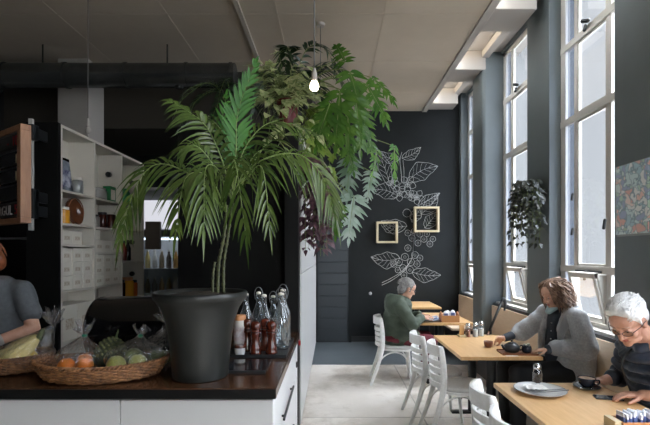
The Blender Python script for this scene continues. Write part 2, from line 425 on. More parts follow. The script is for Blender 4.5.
# ------------------------------------------------------------------ shelving unit
SX0, SX1, SY0, SY1 = -2.69, -2.41, 4.0, 5.76
WS = mat('shelf_white', (206,200,188), .5)
t = thing('shelving_unit', 'tall white open shelving unit with a black end panel facing the counter', 'shelf', (-2.55,4.9,0))
b = MB(); b.box((SX0,SY0-.04,0),(SX1,SY0,2.76)); b.build('end_panel', M['matblack'], t)
DIV = [SY0+.0, 4.575, 5.165, SY1]
b = MB(); b.box((SX0,SY0,.05),(SX0+.012,SY1,2.75)); b.build('back_panel', WS, t)
b = MB(); b.box((SX0+.012,SY0,2.73),(SX1,SY1,2.755)); b.build('top_panel', WS, t)
for y in (SY0+.012, 4.575, 5.165, SY1):
    b = MB(); b.box((SX0+.012,y-.012,.05),(SX1,y+.012,2.73)); b.build('divider', WS, t)
LV = [[2.18,1.88,1.69,1.27,.80,.4],[2.18,1.88,1.62,1.27,.9,.4],[2.18,1.88,1.52,1.08,.6]]
BAY = [(SY0+.024,4.563),(4.587,5.153),(5.177,SY1-.012)]
for k,(y0,y1) in enumerate(BAY):
    for z in LV[k]:
        b = MB(); b.box((SX0+.013,y0,z-.02),(SX1-.002,y1,z)); b.build('shelf', WS, t)
for y,z in ((5.70,2.5),(5.70,1.75),(5.70,1.35),(5.10,2.5)):
    b = MB(); b.tube([(-2.53,y-.02,z),(-2.53,y+.01,z)], .03, 12); b.build('cable_grommet', M['black'], t)

def carton(x1, y0, y1, z, h, dep, label, group, name='carton', m=None):
    c = thing(name, label, 'box', (x1-dep/2,(y0+y1)/2,z), 0, group)
    b = MB(); b.box((x1-dep,y0,z),(x1,y1,z+h)); b.build('carton_body', m or M['card'], c, bev=.004)
    b = MB(); b.box((x1-dep-.001,y0-.001,z+h*.82),(x1+.002,y1+.001,z+h+.002)); b.build('carton_lid', m or M['card'], c)
    b = MB(); b.box((x1,y0+(y1-y0)*.25,z+h*.32),(x1+.0015,y0+(y1-y0)*.75,z+h*.62)); 
    b.build('printed_mark', mat('carton_print', (178,160,138), .7, var=(60,(214,206,192),2)), c)
ROW = ['bottom','middle','top']; COLN = ['left','middle','right']
def stack(bay, z, rows, cols, h, where, group, xf=-2.425, pad=.02, dep=.2, miss=()):
    y0, y1 = BAY[bay]; wd = (y1-y0-pad)/cols
    for r in range(rows):
        for c in range(cols):
            if (r,c) in miss: continue
            j = random.uniform(-.004,.004)
            rn = ROW[r] if rows == 3 else ('lower' if r == 0 else 'upper') if rows == 2 else 'only'
            cn = COLN[c] if cols == 3 else ('left' if c == 0 else 'right')
            carton(xf+j, y0+.01+c*wd+.004, y0+.01+(c+1)*wd-.004, z+r*h+.001, h-.004, dep,
                   'white takeaway carton, %s row, %s column of the %s' % (rn, cn, where), group)
stack(0, 1.27, 3, 3, .128, 'big stack in the nearest shelving bay', 'takeaway cartons in the nearest bay')
stack(1, 1.27, 3, 3, .108, 'big stack in the middle shelving bay', 'takeaway cartons in the middle bay')
stack(0, 1.69, 1, 2, .125, 'nearest bay above the big stack', 'takeaway cartons in the nearest bay', pad=.2)
stack(1, 1.62, 1, 3, .125, 'middle bay above the big stack', 'takeaway cartons in the middle bay')
stack(1, .9, 1, 3, .22, 'middle bay under the big stack', 'takeaway cartons in the middle bay', pad=.12)
stack(0, .8, 1, 2, .33, 'nearest bay low behind the black bin', 'takeaway cartons in the nearest bay', dep=.24)
b = MB(); b.box((-2.6,4.62,1.751),(-2.45,4.76,1.85)); o = b.build('carton', M['card'], bev=.004); tag(o, 'plain white carton stacked on top of the upper middle bay row', 'box')
# goods on the shelves
def bag(x, y, z, w, h, dep, label, m, mlab):
    t = thing('coffee_bag', label, 'bag', (x,y,z))
    b = MB(); n = 8
    vs = []
    for i in range(n+1):
        u = i/n; ww = w/2*(1-.06*math.sin(PI*u)); dd = dep/2*(1-u)**.6+.004
        vs += [V(x-dd,y-ww,z+h*u),V(x+dd,y-ww,z+h*u),V(x+dd*1.15,y,z+h*u),V(x+dd,y+ww,z+h*u),V(x-dd,y+ww,z+h*u)]
    fs = []
    for i in range(n):
        for k in range(5): fs.append((i*5+k, i*5+(k+1)%5, (i+1)*5+(k+1)%5, (i+1)*5+k))
    fs += [(4,3,2,1,0), tuple(n*5+k for k in range(5))]
    b.add(vs, fs); b.build('pouch', m, t, smooth=True, split=50)
    b = MB(); b.box((x-.012,y-w/2-.002,z+h*.9),(x+.014,y+w/2+.002,z+h*1.0)); b.build('folded_top', M['blackgloss'], t)
    b = MB(); b.box((x+dep*.28,y-w*.32,z+h*.12),(x+dep*.56,y+w*.3,z+h*.62)); b.build('front_label', mlab, t)
bag(-2.52, 4.17, 2.18, .24, .32, .10, 'upright foil coffee bag, white and navy, on the top shelf', mat('pouch_silver', (150,160,172), .3, var=(9,(28,32,44),2)), mat('pouch_print', (205,208,218), .5, var=(14,(40,44,96),2)))
def jar(name, x, y, z, r, h, label, m, lidm, cat='jar'):
    t = thing(name, label, cat, (x,y,z))
    b = MB(); b.lathe([(r*.9,0),(r,.006),(r,h*.78),(r*.8,h*.86)], (x,y,z), 18); b.build('jar_body', m, t, smooth=True, split=40)
    b = MB(); b.lathe([(r*.86,h*.84),(r*.88,h*.86),(r*.88,h*.99),(r*.8,h)], (x,y,z), 18); b.build('jar_lid', lidm, t, smooth=True, split=40)
    return t
AMB = mat('amber_preserve', (206,142,40), .2); DRK = mat('dark_preserve', (60,24,18), .15)
GRN = mat('green_tin', (28,120,66), .3)
jar('storage_tub', -2.47, 4.37, 2.18, .05, .16, 'clear plastic tub beside the coffee bag on the top shelf', sheet_glass('tub_plastic', (220,222,222), .1, milk=.3), WS, 'tub')
jar('storage_tub', -2.5, 4.78, 2.18, .1, .12, 'wide grey translucent tub on the middle bay top shelf', mat('grey_tub', (132,130,124), .4), mat('grey_lid', (150,148,142), .4), 'tub')
t = thing('paper_packet', 'upright white paper packet behind the grey tub, middle bay', 'packet', (-2.62,4.72,2.18)); b = MB(); b.box((-2.64,4.62,2.18),(-2.6,4.80,2.46)); b.build('packet_body', M['card'], t, bev=.01)
b = MB(); b.box((-2.642,4.62,2.42),(-2.598,4.80,2.462)); b.build('packet_fold', M['card'], t)
t = thing('tea_carton', 'small green and white carton on the middle bay top shelf', 'carton', (-2.47,4.99,2.18)); b = MB(); b.box((-2.51,4.93,2.18),(-2.43,5.06,2.345)); b.build('carton_body', GRN, t, bev=.003)
b = MB(); b.box((-2.43,4.95,2.2),(-2.4285,5.04,2.31)); b.build('front_label', M['card'], t)
jar('green_tin', -2.48, 5.33, 2.18, .085, .19, 'round green tin on the far bay top shelf', GRN, GRN, 'tin')
jar('green_tin', -2.52, 5.54, 2.18, .06, .15, 'smaller dark green tin at the right of the far bay top shelf', mat('dark_green', (22,72,46), .3), GRN, 'tin')
jar('preserve_jar', -2.49, 4.16, 1.88, .06, .155, 'amber jar on the second shelf below the coffee bag', AMB, M['card'])
t = thing('serving_bowl', 'large round brown glass bowl standing on its edge on the second shelf', 'bowl', (-2.5,4.38,1.88))
b = MB(); b.lathe([(.02,-.05),(.07,-.045),(.115,-.01),(.13,.03),(.125,.03),(.108,-.005),(.066,-.035),(.02,-.04)], (-2.52,4.38,2.011), 22, Matrix.Rotation(math.radians(80),3,'Y'), cap0=True); b.build('bowl_body', mat('brown_glass', (92,54,34), .15), t, smooth=True)
b = MB(); b.tube([V(-2.49,4.38+.13*math.cos(a),2.011+.128*math.sin(a)) for a in [2*PI*k/24 for k in range(24)]], .006, 6, closed=True); b.build('bowl_rim', mat('brown_rim', (120,76,52), .2), t, smooth=True)
jar('preserve_jar', -2.48, 4.69, 1.88, .055, .13, 'squat grey jar at the left of the middle bay second shelf', mat('grey_jar', (110,106,100), .3), M['black'])
jar('preserve_jar', -2.48, 4.86, 1.88, .05, .17, 'dark brown jar in the middle of the middle bay second shelf', DRK, M['black'])
jar('preserve_jar', -2.47, 5.02, 1.88, .055, .19, 'dark red jar with pale lid, right of the middle bay second shelf', DRK, M['card'])
for k,(y,h,lb,m) in enumerate([(5.25,.26,'dark sauce bottle, left one on the far bay third shelf',DRK),(5.36,.24,'reddish sauce bottle in the middle of the far bay third shelf',mat('red_sauce',(120,30,20),.2)),(5.47,.25,'black sauce bottle, right one on the far bay third shelf',M['blackgloss'])]):
    t = thing('sauce_bottle', lb, 'bottle', (-2.48,y,1.52), 0, 'sauce bottles in the far bay')
    b = MB(); b.lathe([(.03,0),(.034,.01),(.034,h*.6),(.016,h*.78),(.014,h*.9)], (-2.48,y,1.52), 14); b.build('bottle_body', m, t, smooth=True, split=50)
    b = MB(); b.lathe([(.016,h*.88),(.016,h)], (-2.48,y,1.52), 12); b.build('bottle_cap', M['black'], t, smooth=True, split=50)
jar('preserve_jar', -2.47, 5.42, 1.08, .075, .24, 'big amber preserve jar low in the far bay', AMB, M['oak'])
jar('preserve_jar', -2.47, 5.26, 1.08, .05, .22, 'dark preserve jar left of the big amber jar', DRK, M['black'])
jar('preserve_jar', -2.47, 5.58, 1.08, .055, .2, 'orange preserve jar right of the big amber jar', mat('orange_pres',(190,96,34),.2), M['black'])
b = MB(); b.box((-2.41,5.80,1.66),(-2.22,5.86,2.02)); o = b.build('switch_box', mat('box_taupe', (96,90,82), .5), bev=.006); tag(o, 'plain taupe box panel mounted past the far end of the shelving', 'panel')

# ------------------------------------------------------------------ lit display fridge at the end of the kitchen passage
FX0, FX1, FY = -2.78, -2.0, 6.2
t = thing('display_fridge', 'tall glass door drinks fridge with a glowing white header', 'fridge', (-2.39,6.5,0))
FB = mat('fridge_shell', (170,172,178), .4); FI = mat('fridge_liner', (220,222,226), .5)
b = MB(); b.box((FX0,FY,.0),(FX0+.04,FY+.6,2.52)); b.box((FX1-.04,FY,0),(FX1,FY+.6,2.52)); b.box((FX0,FY+.56,0),(FX1,FY+.6,2.52)); b.box((FX0,FY,2.48),(FX1,FY+.6,2.52)); b.box((FX0,FY,0),(FX1,FY+.6,.12)); b.build('cabinet_shell', FB, t)
b = MB(); b.box((FX0+.04,FY+.0,1.95),(FX1-.04,FY+.04,2.34)); b.build('light_header', emit('header_glow', (228,229,238), .9), t)
b = MB(); b.box((FX0+.04,FY+.02,2.34),(FX1-.04,FY+.06,2.48)); b.build('top_grille', mat('grille_grey', (130,132,138), .5), t)
b = MB(); b.box((FX0+.03,FY-.02,1.84),(FX1-.03,FY+.03,1.93)); b.build('door_rail', M['black'], t)
b = MB(); b.box((FX0+.04,FY-.02,.14),(FX0+.1,FY+.02,1.84)); b.box((FX1-.1,FY-.02,.14),(FX1-.04,FY+.02,1.84)); b.build('door_frame', M['steel'], t)
b = MB(); b.box((FX0+.1,FY-.004,.14),(FX1-.1,FY+.002,1.84)); b.build('door_glass', M['clear'], t)
for z in (.7,1.05,1.4):
    b = MB(); b.box((FX0+.05,FY+.06,z-.015),(FX1-.05,FY+.54,z)); b.build('wire_shelf', FI, t)
b = MB(); b.box((FX0+.045,FY+.5,.15),(FX1-.045,FY+.55,1.82)); b.build('back_liner', FI, t)
b = MB(); b.box((FX0+.1,FY+.1,1.80),(FX1-.1,FY+.16,1.825)); b.build('light_tube', emit('tube_glow', (236,240,250), 6), t)
bc = [((214,190,120),'pale yellow'),((226,222,214),'white'),((150,130,96),'tan'),((90,80,70),'dark brown'),((208,160,90),'orange')]
k = 0
for z,n,h in ((1.4,6,.26),(1.05,6,.22),(.7,5,.2)):
    for i in range(n):
        x = FX0+.16+i*(.5/(n-1)); c, cn = bc[(k*2+i) % 5]
        t = thing('drink_bottle', '%s drink bottle, number %s from the left on the fridge %s shelf' % (cn, ['one','two','three','four','five','six'][i], {1.4:'top',1.05:'middle',.7:'lower'}[z]), 'bottle', (x,FY+.2,z), 0, 'bottles in the lit fridge')
        b = MB(); b.lathe([(.033,0),(.036,.01),(.036,h*.55),(.016,h*.8),(.016,h*.92)], (x,FY+.2,z), 12); b.build('bottle_body', mat('drink', c, .3), t, smooth=True, split=50)
        b = MB(); b.lathe([(.018,h*.9),(.018,h)], (x,FY+.2,z), 10); b.build('bottle_cap', M['card'], t, smooth=True, split=50)
    k += 1

# ------------------------------------------------------------------ menu board on its aluminium pole
BT = 3.74
t = thing('menu_board', 'wooden framed black menu board with slide-in letter rows', 'menu board', (-2.6,3.7,1.83))
Rb = Matrix.Translation(V(-2.505,3.70,0))@Matrix.Rotation(math.radians(-35),4,'Z')
W_ = .62; Z0, Z1 = 1.855, 2.70
Z1 = 2.665
FRW = mat('board_wood', (168,124,92), .5, var=(6,(150,106,76),5), stretch=(6,6,1))
def bbox(mb, x0, x1, y0, y1, z0, z1): return mb.box((x0,y0,z0),(x1,y1,z1), Rb)
b = MB(); bbox(b,-W_,0,-.05,.03,Z0,Z0+.045); bbox(b,-W_,0,-.05,.03,Z1-.05,Z1); bbox(b,-.07,0,-.05,.03,Z0+.045,Z1-.05); bbox(b,-W_,-W_+.07,-.05,.03,Z0+.045,Z1-.05); b.build('board_frame', FRW, t, bev=.004)
b = MB(); bbox(b,-W_+.07,-.07,.0,.02,Z0+.045,Z1-.05); b.build('backing', M['matblack'], t)
H = Z1-Z0-.095; rows = 5
for r in range(rows):
    za = Z0+.05+r*H/rows
    b = MB(); bbox(b,-W_+.07,-.072,-.035,-.0,za+.012,za+H/rows-.022); b.build('letter_strip', mat('strip_black', (26,30,30), .3) if r not in (2,3) else M['blackgloss'], t)
    b = MB(); bbox(b,-W_+.07,-.072,-.048,-.002,za+H/rows-.02,za+H/rows-.012); b.build('row_rail', M['steel'], t)
for r in (2,3):
    za = Z0+.05+r*H/rows
    b = MB(); bbox(b,-.11,-.071,-.046,-.01,za+.02,za+H/rows-.05); b.build('wooden_stop', M['frame_wood'], t)
def words(s, x, z, size, m, name):
    c = bpy.data.curves.new('txt', 'FONT'); c.body = s; c.size = size; c.extrude = .0015; c.align_x = 'RIGHT'
    o = bpy.data.objects.new('txt', c); COL.objects.link(o); dg = bpy.context.evaluated_depsgraph_get(); dg.update()
    me = bpy.data.meshes.new_from_object(o.evaluated_get(dg)); bpy.data.objects.remove(o)
    me.transform(Rb@Matrix.Translation(V(x,-.037,z))@Matrix.Rotation(PI/2,4,'X')); me.materials.clear(); me.materials.append(m)
    return place(name, me, t)
REDL = mat('red_letter', (196,44,58), .5); WHL = mat('white_letter', (190,188,186), .5)
words('-', -.27, Z0+.05+4*H/rows+.03, .115, REDL, 'lettering'); words('10', -.09, Z0+.05+4*H/rows+.03, .115, REDL, 'lettering')
words('RGUL', -.20, Z0+.05+.028, .115, WHL, 'lettering')
words('5', -.10, Z0+.05+.028, .115, REDL, 'lettering')
t = thing('board_pole', 'slim aluminium strip with black clamps holding the menu board', 'pole', (-2.44,3.86,1.7))
b = MB(); b.box((-2.565,3.80,1.80),(-2.535,3.83,2.745)); b.build('strip', mat('aluminium', (196,196,192), .4, metal=.3), t)
for z in (2.56,2.02,1.9):
    b = MB(); b.box((-2.575,3.765,z-.0),(-2.50,3.84,z+.13)); b.box((-2.53,3.80,z+.02),(-2.50,3.961,z+.11)); b.build('clamp', M['black'], t, bev=.005)
# steel rail on the kitchen wall
t = thing('wall_rail', 'short grey steel rail shelf under the menu board', 'rail', (-3.3,5.0,1.7))
b = MB(); b.box((-3.65,4.9,1.76),(-2.95,5.1,1.785)); b.build('rail_shelf', mat('rail_grey', (120,122,122), .4), t)
b = MB(); b.box((-3.4,5.02,.0),(-3.36,5.06,1.76)); b.build('rail_post', M['steel'], t)
# ------------------------------------------------------------------ counter
CT = .95; CB = .90
b = MB()
b.add([V(*q) for q in [(-3.3,2.17,CB),(-.27,2.17,CB),(-.27,3.75,CB),(-1.02,3.75,CB),(-1.02,2.92,CB),(-3.3,2.92,CB)]]+[V(q[0],q[1],CT) for q in [(-3.3,2.17),(-.27,2.17),(-.27,3.75),(-1.02,3.75),(-1.02,2.92),(-3.3,2.92)]],
      [(5,4,3,2,1,0),(6,7,8,9,10,11)]+[(i,(i+1)%6,(i+1)%6+6,i+6) for i in range(6)])
wt = b.build('worktop', M['dark_wood'], bev=.005)
b = MB(); b.box((-3.3,2.1675,CB+.001),(-.272,2.1695,CT-.003)); b.build('edge_strip', M['matblack'], wt)
tag(wt, 'continuous glossy dark walnut worktop on white counter cabinets', 'worktop')
def cabinet(label, x0, x1, side=False):
    t = thing('counter_cabinet', label, 'cabinet', ((x0+x1)/2,2.5,0), 0, 'white counter cabinets')
    y1 = 3.72 if side else 2.88
    b = MB(); b.box((x0+.003,2.21,.08),(x1-.02,2.88,CB)); 
    if side: b.box((-1.0,2.88,.08),(x1-.02,y1,CB))
    b.build('cabinet_body', M['white'], t)
    b = MB(); b.box((x0+.003,2.19,.08),(x1-.003,2.209,CB-.012)); b.build('front_panel', M['white'], t, bev=.002)
    b = MB(); b.box((x0+.02,2.25,0),(x1-.06,2.86,.08)); b.build('kickboard', M['black'], t)
    if side:
        for y0,y1_ in ((2.215,3.55),):
            for z0,z1 in ((.62,CB-.012),(.35,.612),(.08,.342)):
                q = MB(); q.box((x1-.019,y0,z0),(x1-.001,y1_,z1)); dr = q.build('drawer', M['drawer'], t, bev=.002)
                h = MB(); zz = z0+.06
                h.bar((x1+.018,2.50,zz),(x1+.018,3.13,zz),.012,.012); h.bar((x1-.004,2.56,zz),(x1+.018,2.56,zz),.01,.01); h.bar((x1-.004,3.07,zz),(x1+.018,3.07,zz),.01,.01)
                h.build('handle', M['black'], dr)
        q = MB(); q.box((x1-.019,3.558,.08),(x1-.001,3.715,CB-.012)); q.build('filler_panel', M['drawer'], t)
        q = MB(); q.box((x1-.001,3.56,.70),(x1+.008,3.6,.74)); q.build('hinge', M['black'], t)
cabinet('white counter cabinet at the left end under the fruit baskets', -3.28, -1.95)
cabinet('white counter cabinet in the middle of the run, below the bananas', -1.95, -1.03)
cabinet('white counter cabinet at the aisle end with black handled drawers', -1.03, -.285, True)
b = MB(); b.box((-.40,3.80,0),(-.285,3.98,2.6)); o = b.build('gap_shade', M['matblack']); struct(o); o.name = 'gap_shade_block'  # black block stands in for the shade in the gap before the partition
b = MB(); b.box((-.30,3.83,.82),(-.268,3.87,.86)); tag(b.build('door_stop', M['red_plastic'], bev=.005), 'small red plastic stop at the dark gap past the worktop', 'stop')

# ------------------------------------------------------------------ big plant pot with the palm planted in it: see the plants
# ------------------------------------------------------------------ baskets
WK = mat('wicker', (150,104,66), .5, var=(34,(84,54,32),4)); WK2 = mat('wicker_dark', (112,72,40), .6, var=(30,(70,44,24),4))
def basket(label, c, rx, ry, rz, h):
    t = thing('wicker_basket', label, 'basket', (c[0],c[1],CT), rz, 'wicker fruit baskets'); Mt = XF[t.name]
    n = 132
    def ring(sc, z, r, ph, amp):
        pts = []
        for k in range(n):
            a = 2*PI*k/n; w = amp*math.cos(26*a+ph)
            pts.append(Mt@V((rx*sc+w)*math.cos(a), (ry*sc+w)*math.sin(a), z+.012*(math.cos(a)**2)))
        return pts
    b = MB(); R_ = 10
    for i in range(R_):
        u = i/(R_-1); sc = .84+.135*u**.8
        b.tube(ring(sc, .008+u*(h-.018), .006, PI*(i%2), .006), .0062, 6, closed=True)
    b.build('woven_wall', WK, t, smooth=True)
    b = MB()
    for sgn in (0,1):
        pts = []
        for k in range(n*2):
            a = 2*PI*k/(n*2); q = 46*a+PI*sgn
            pts.append(Mt@V((rx*.985+.006*math.cos(q))*math.cos(a), (ry*.985+.006*math.cos(q))*math.sin(a), h-.003+.012*(math.cos(a)**2)+.006*math.sin(q)))
        b.tube(pts, .0065, 6, closed=True)
    b.build('braided_rim', WK, t, smooth=True)
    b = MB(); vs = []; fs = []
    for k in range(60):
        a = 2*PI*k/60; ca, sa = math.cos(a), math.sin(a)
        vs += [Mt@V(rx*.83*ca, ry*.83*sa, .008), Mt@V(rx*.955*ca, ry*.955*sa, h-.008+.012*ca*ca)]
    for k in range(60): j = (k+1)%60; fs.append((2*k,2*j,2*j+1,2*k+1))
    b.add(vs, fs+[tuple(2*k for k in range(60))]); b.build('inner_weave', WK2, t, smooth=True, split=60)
    b = MB()
    for k in range(26):
        a = 2*PI*k/26
        b.tube([Mt@V(rx*s_*math.cos(a), ry*s_*math.sin(a), z_) for s_,z_ in ((.84,.005),(.915,h*.5),(.97,h))], .004, 5)
    b.build('stake', WK2, t, smooth=True)
    return t
basket('large oval wicker basket of bagged fruit beside the big plant pot', (-1.215,2.385), .335, .19, math.radians(8), .088)
basket('wicker basket with bananas at the left edge of the counter', (-1.86,2.53), .30, .175, math.radians(-8), .088)

# ------------------------------------------------------------------ fruit
def round_fruit(name, label, cat, c, r, m, group, sq=.94, stem=True):
    t = thing(name, label, cat, (c[0],c[1],c[2]-r*sq), 0, group)
    b = MB(); prof = []
    for k in range(13):
        a = PI*k/12; rr = r*math.sin(a)*(1+.04*math.cos(a)); z = -r*sq*math.cos(a)
        if k == 12: rr, z = .003, r*sq*.90
        if k == 0: rr = .002
        prof.append((rr, z))
    b.lathe(prof, c, 22); b.build('fruit_skin', m, t, smooth=True)
    b = MB(); b.tube([V(*c)+V(0,0,r*sq*.88), V(*c)+V(.003,0,r*sq*1.05)], .003, 6); b.build('fruit_stem', mat('stem_brown', (80,62,36), .7), t, smooth=True)
ORG = mat('orange_peel', (236,136,34), .45, var=(9,(228,112,20),2), bump=(260,.25))
APL = mat('apple_skin', (176,178,98), .3, var=(10,(186,190,122),3)); APD = mat('green_skin', (98,108,60), .4, var=(14,(78,90,48),3))
LMN = mat('lemon_skin', (226,190,70), .4, bump=(160,.2))
for lb,c in (('left orange in the knotted clear bag',(-1.375,2.33,1.02)),('right orange in the knotted clear bag',(-1.285,2.335,1.025)),('small rear orange behind the two others in the knotted bag',(-1.335,2.43,1.02))):
    round_fruit('orange', lb, 'orange', c, .044, ORG, 'oranges in the clear bag')
for lb,c,r,m in (('pale green apple at the front left of the green tied bag',(-1.125,2.345,1.025),.048,APL),('green apple in the middle of the green tied bag',(-1.025,2.375,1.028),.046,APL),
                 ('darker green apple behind in the green tied bag',(-1.08,2.45,1.045),.046,APD)):
    round_fruit('apple', lb, 'apple', c, r, m, 'green apples in the clear bag')
for lb,c,r in (('big dark green mango near the plant pot end of the basket',(-.945,2.445,1.035),.055),('second dark green mango touching the right end of basket',(-.93,2.55,1.02),.04)):
    round_fruit('mango', lb, 'mango', c, r, APD, 'green mangoes in the basket', .85)
round_fruit('lemon', 'yellow lemon half hidden behind the bananas', 'lemon', (-1.72,2.56,1.02), .04, LMN, None, .85)
# pineapple lying in the basket, its butt towards the viewer
t = thing('pineapple', 'dark green pineapple lying in the basket between the two bags', 'pineapple', (-1.215,2.47,.985))
R = Matrix.Rotation(math.radians(-58),3,'X')
b = MB(); prof = []; c = V(-1.215,2.46,1.055)
for k in range(22):
    u = k/21; z = -.09+.18*u; r = .072*max(.05, (1-(abs(2*u-1))**2.6))**.5; prof.append((r, z))
b.lathe(prof, c, 28, R, wob=lambda a,i: 1+.06*max(-.3, math.sin(8*a+i*.9)*math.sin(8*a-i*.9)))
b.build('pineapple_skin', mat('pineapple_skin', (62,66,40), .6, var=(40,(38,48,28),3)), t, smooth=True)
b = MB()
for i in range(3,20,2):
    u = i/21; r = .072*max(.05,(1-(abs(2*u-1))**2.6))**.5; z = -.09+.18*u
    for k in range(14):
        a = 2*PI*(k+.5*(i//2%2))/14; n_ = R@V(math.cos(a),math.sin(a),0)
        b.ell(c+R@V(r*math.cos(a),r*math.sin(a),z)+n_*.001, (.009,.009,.009), None, 6, 4)
b.build('pineapple_eyes', mat('pineapple_eye', (104,104,66), .6, var=(60,(58,66,38),2)), t, smooth=True)
b = MB()
for k in range(26):
    a = 2.4*k; el = 1.35-.04*k; d = R@V(math.cos(a)*math.cos(el), math.sin(a)*math.cos(el), math.sin(el))*1
    b.leaf(c+R@V(0,0,.085), d, V(0,0,1), .09, .010, .1, 4)
b.build('pineapple_crown', mat('pineapple_leaf', (84,104,62), .5), t, smooth=True)
# bananas
t = thing('banana_bunch', 'bunch of pale yellow bananas with a green stalk in a clear bag', 'bananas', (-1.7,2.5,.98))
BAN = mat('banana_peel', (234,220,158), .45, var=(6,(226,204,126),4))
st = V(-1.625,2.50,1.135)
for k,(tip,mid) in enumerate((((-1.875,2.43,1.01),(-1.70,2.40,1.06)),((-1.86,2.48,1.045),(-1.69,2.45,1.10)),((-1.83,2.53,1.075),(-1.70,2.52,1.12)),((-1.79,2.39,1.005),(-1.66,2.385,1.03)))):
    pts = bez([st, st.lerp(V(*mid),.5)+V(0,0,.0), V(*mid), V(*tip)], 12)
    rs = [.007+.018*min(1,(i/12)*4)*(1 if i < 9 else max(.25,1-(i-8)*.2)) for i in range(13)]
    b = MB(); b.tube(pts, rs, 8); b.build('banana', BAN, t, smooth=True)
b = MB(); b.tube([st-V(.03,0,.02), st, st+V(.012,0,.03), st+V(.02,.0,.045)], [.016,.018,.015,.012], 10); b.build('banana_stalk', mat('banana_stalk', (70,84,34), .5), t, smooth=True)

# ------------------------------------------------------------------ thin clear plastic bags
FILM = sheet_glass('plastic_film', (252,252,253), .06, rough=.08, milk=.04, bump=(30,1.3), fac=.55)
def film_bag(label, c, r, top, tie, seed, frill=.05):
    """a crumpled bag over its fruit, gathered at a tie"""
    t = thing('plastic_bag', label, 'bag', (c[0],c[1],c[2]-r[2]), 0, 'clear fruit bags'); c = V(*c); top = V(*top)
    b = MB(); n = 34; rings = []; L = 15
    for i in range(L+1):
        u = i/L
        if u < .55:
            q = u/.55; a = PI*(.12+.55*q); rr = math.sin(a); cc = c+V(0,0,-math.cos(a)*r[2]*.98)
            rad = (r[0]*rr, r[1]*rr)
        else:
            q = (u-.55)/.45; a = PI*.67; rr = math.sin(a)*(1-q)**1.15+.10
            cc = (c+V(0,0,-math.cos(a)*r[2])).lerp(top, q); rad = (r[0]*rr, r[1]*rr)
        rings.append((cc, rad, u))
    vs = []; fs = []
    for cc,rad,u in rings:
        for k in range(n):
            a = 2*PI*k/n; w = 1+(.05+.16*u)*mnoise.noise(V(math.cos(a)*2.4+seed, math.sin(a)*2.4, u*3.1))+.09*u*math.sin(9*a+seed)
            vs.append(cc+V(rad[0]*w*math.cos(a), rad[1]*w*math.sin(a), .008*mnoise.noise(V(a*3,u*9,seed))))
    for i in range(L):
        for k in range(n): fs.append((i*n+k, i*n+(k+1)%n, (i+1)*n+(k+1)%n, (i+1)*n+k))
    b.add(vs, fs)
    # frill above the tie
    L0 = len(b.v); vs = []; fs = []
    for i in range(5):
        u = i/4
        for k in range(n):
            a = 2*PI*k/n; rr = .008+frill*.62*(u**.7)*(1+.45*math.sin(5*a+seed)+.4*math.sin(11*a)+.3*u*math.sin(17*a+seed))
            vs.append(top+V(rr*math.cos(a), rr*.7*math.sin(a), frill*1.15*u*(1+.45*math.sin(3*a+seed)+.25*math.sin(8*a))))
    for i in range(4):
        for k in range(n): fs.append((i*n+k, i*n+(k+1)%n, (i+1)*n+(k+1)%n, (i+1)*n+k))
    b.add(vs, fs)
    b.build('bag_film', FILM, t, smooth=True)
    if tie:
        b = MB(); b.lathe([(.010,-.008),(.014,0),(.010,.008)], top, 10); b.build('bag_tie', mat('green_tie', (20,122,84), .4), t, smooth=True)
film_bag('knotted clear plastic bag holding the oranges', (-1.335,2.38,1.045), (.125,.105,.08), (-1.32,2.40,1.165), True, 1.3, .05)
film_bag('clear plastic bag with a green tie over the green apples', (-1.06,2.40,1.045), (.15,.11,.08), (-1.03,2.42,1.16), True, 4.1, .035)
film_bag('loose clear bag bunched up against the plant pot', (-.95,2.50,1.06), (.10,.10,.10), (-.925,2.54,1.2), False, 7.7, .07)
film_bag('clear bag sagging around the banana bunch', (-1.69,2.47,1.05), (.155,.11,.075), (-1.56,2.52,1.2), False, 2.2, .06)
# bag roll: black drum with film hanging from its end
t = thing('roll_bin', 'black glossy rounded bag dispenser drum behind the fruit basket', 'dispenser', (-1.24,2.75,CT))
Rx = Matrix.Rotation(PI/2,3,'Y')
b = MB(); b.lathe([(.10,-.245),(.165,-.243),(.188,-.232),(.195,-.21),(.195,.21),(.188,.232),(.165,.243),(.10,.245)], (-1.175,2.725,1.15), 40, Rx); b.build('drum', M['blackgloss'], t, smooth=True, split=50)
b = MB(); b.box((-1.39,2.61,CT),(-.97,2.84,CT+.06)); b.build('drum_base', M['black'], t, bev=.01)
b = MB(); b.lathe([(.11,.242),(.15,.25),(.155,.262),(.11,.268)], (-1.175,2.725,1.15), 30, Rx); b.build('film_roll', mat('film_roll', (150,152,154), .2), t, smooth=True)
b = MB(); n = 22; vs = []; fs = []
for i in range(15):
    u = i/14
    for k in range(n):
        v = k/(n-1); z = 1.335-.34*u; w = .025+.11*u**.8
        x = -.925+.012+u*.05+.022*math.sin(v*13+u*5)+.02*mnoise.noise(V(v*5,u*6,3)); y = 2.66+(v-.5)*2*w*.8-.06*u
        x += (.5-abs(v-.5))*.05
        vs.append(V(x,y,z+.02*mnoise.noise(V(v*6,u*4,9))))
for i in range(14):
    for k in range(n-1): fs.append((i*n+k,i*n+k+1,(i+1)*n+k+1,(i+1)*n+k))
b.add(vs, fs); b.build('hanging_film', FILM, t, smooth=True)

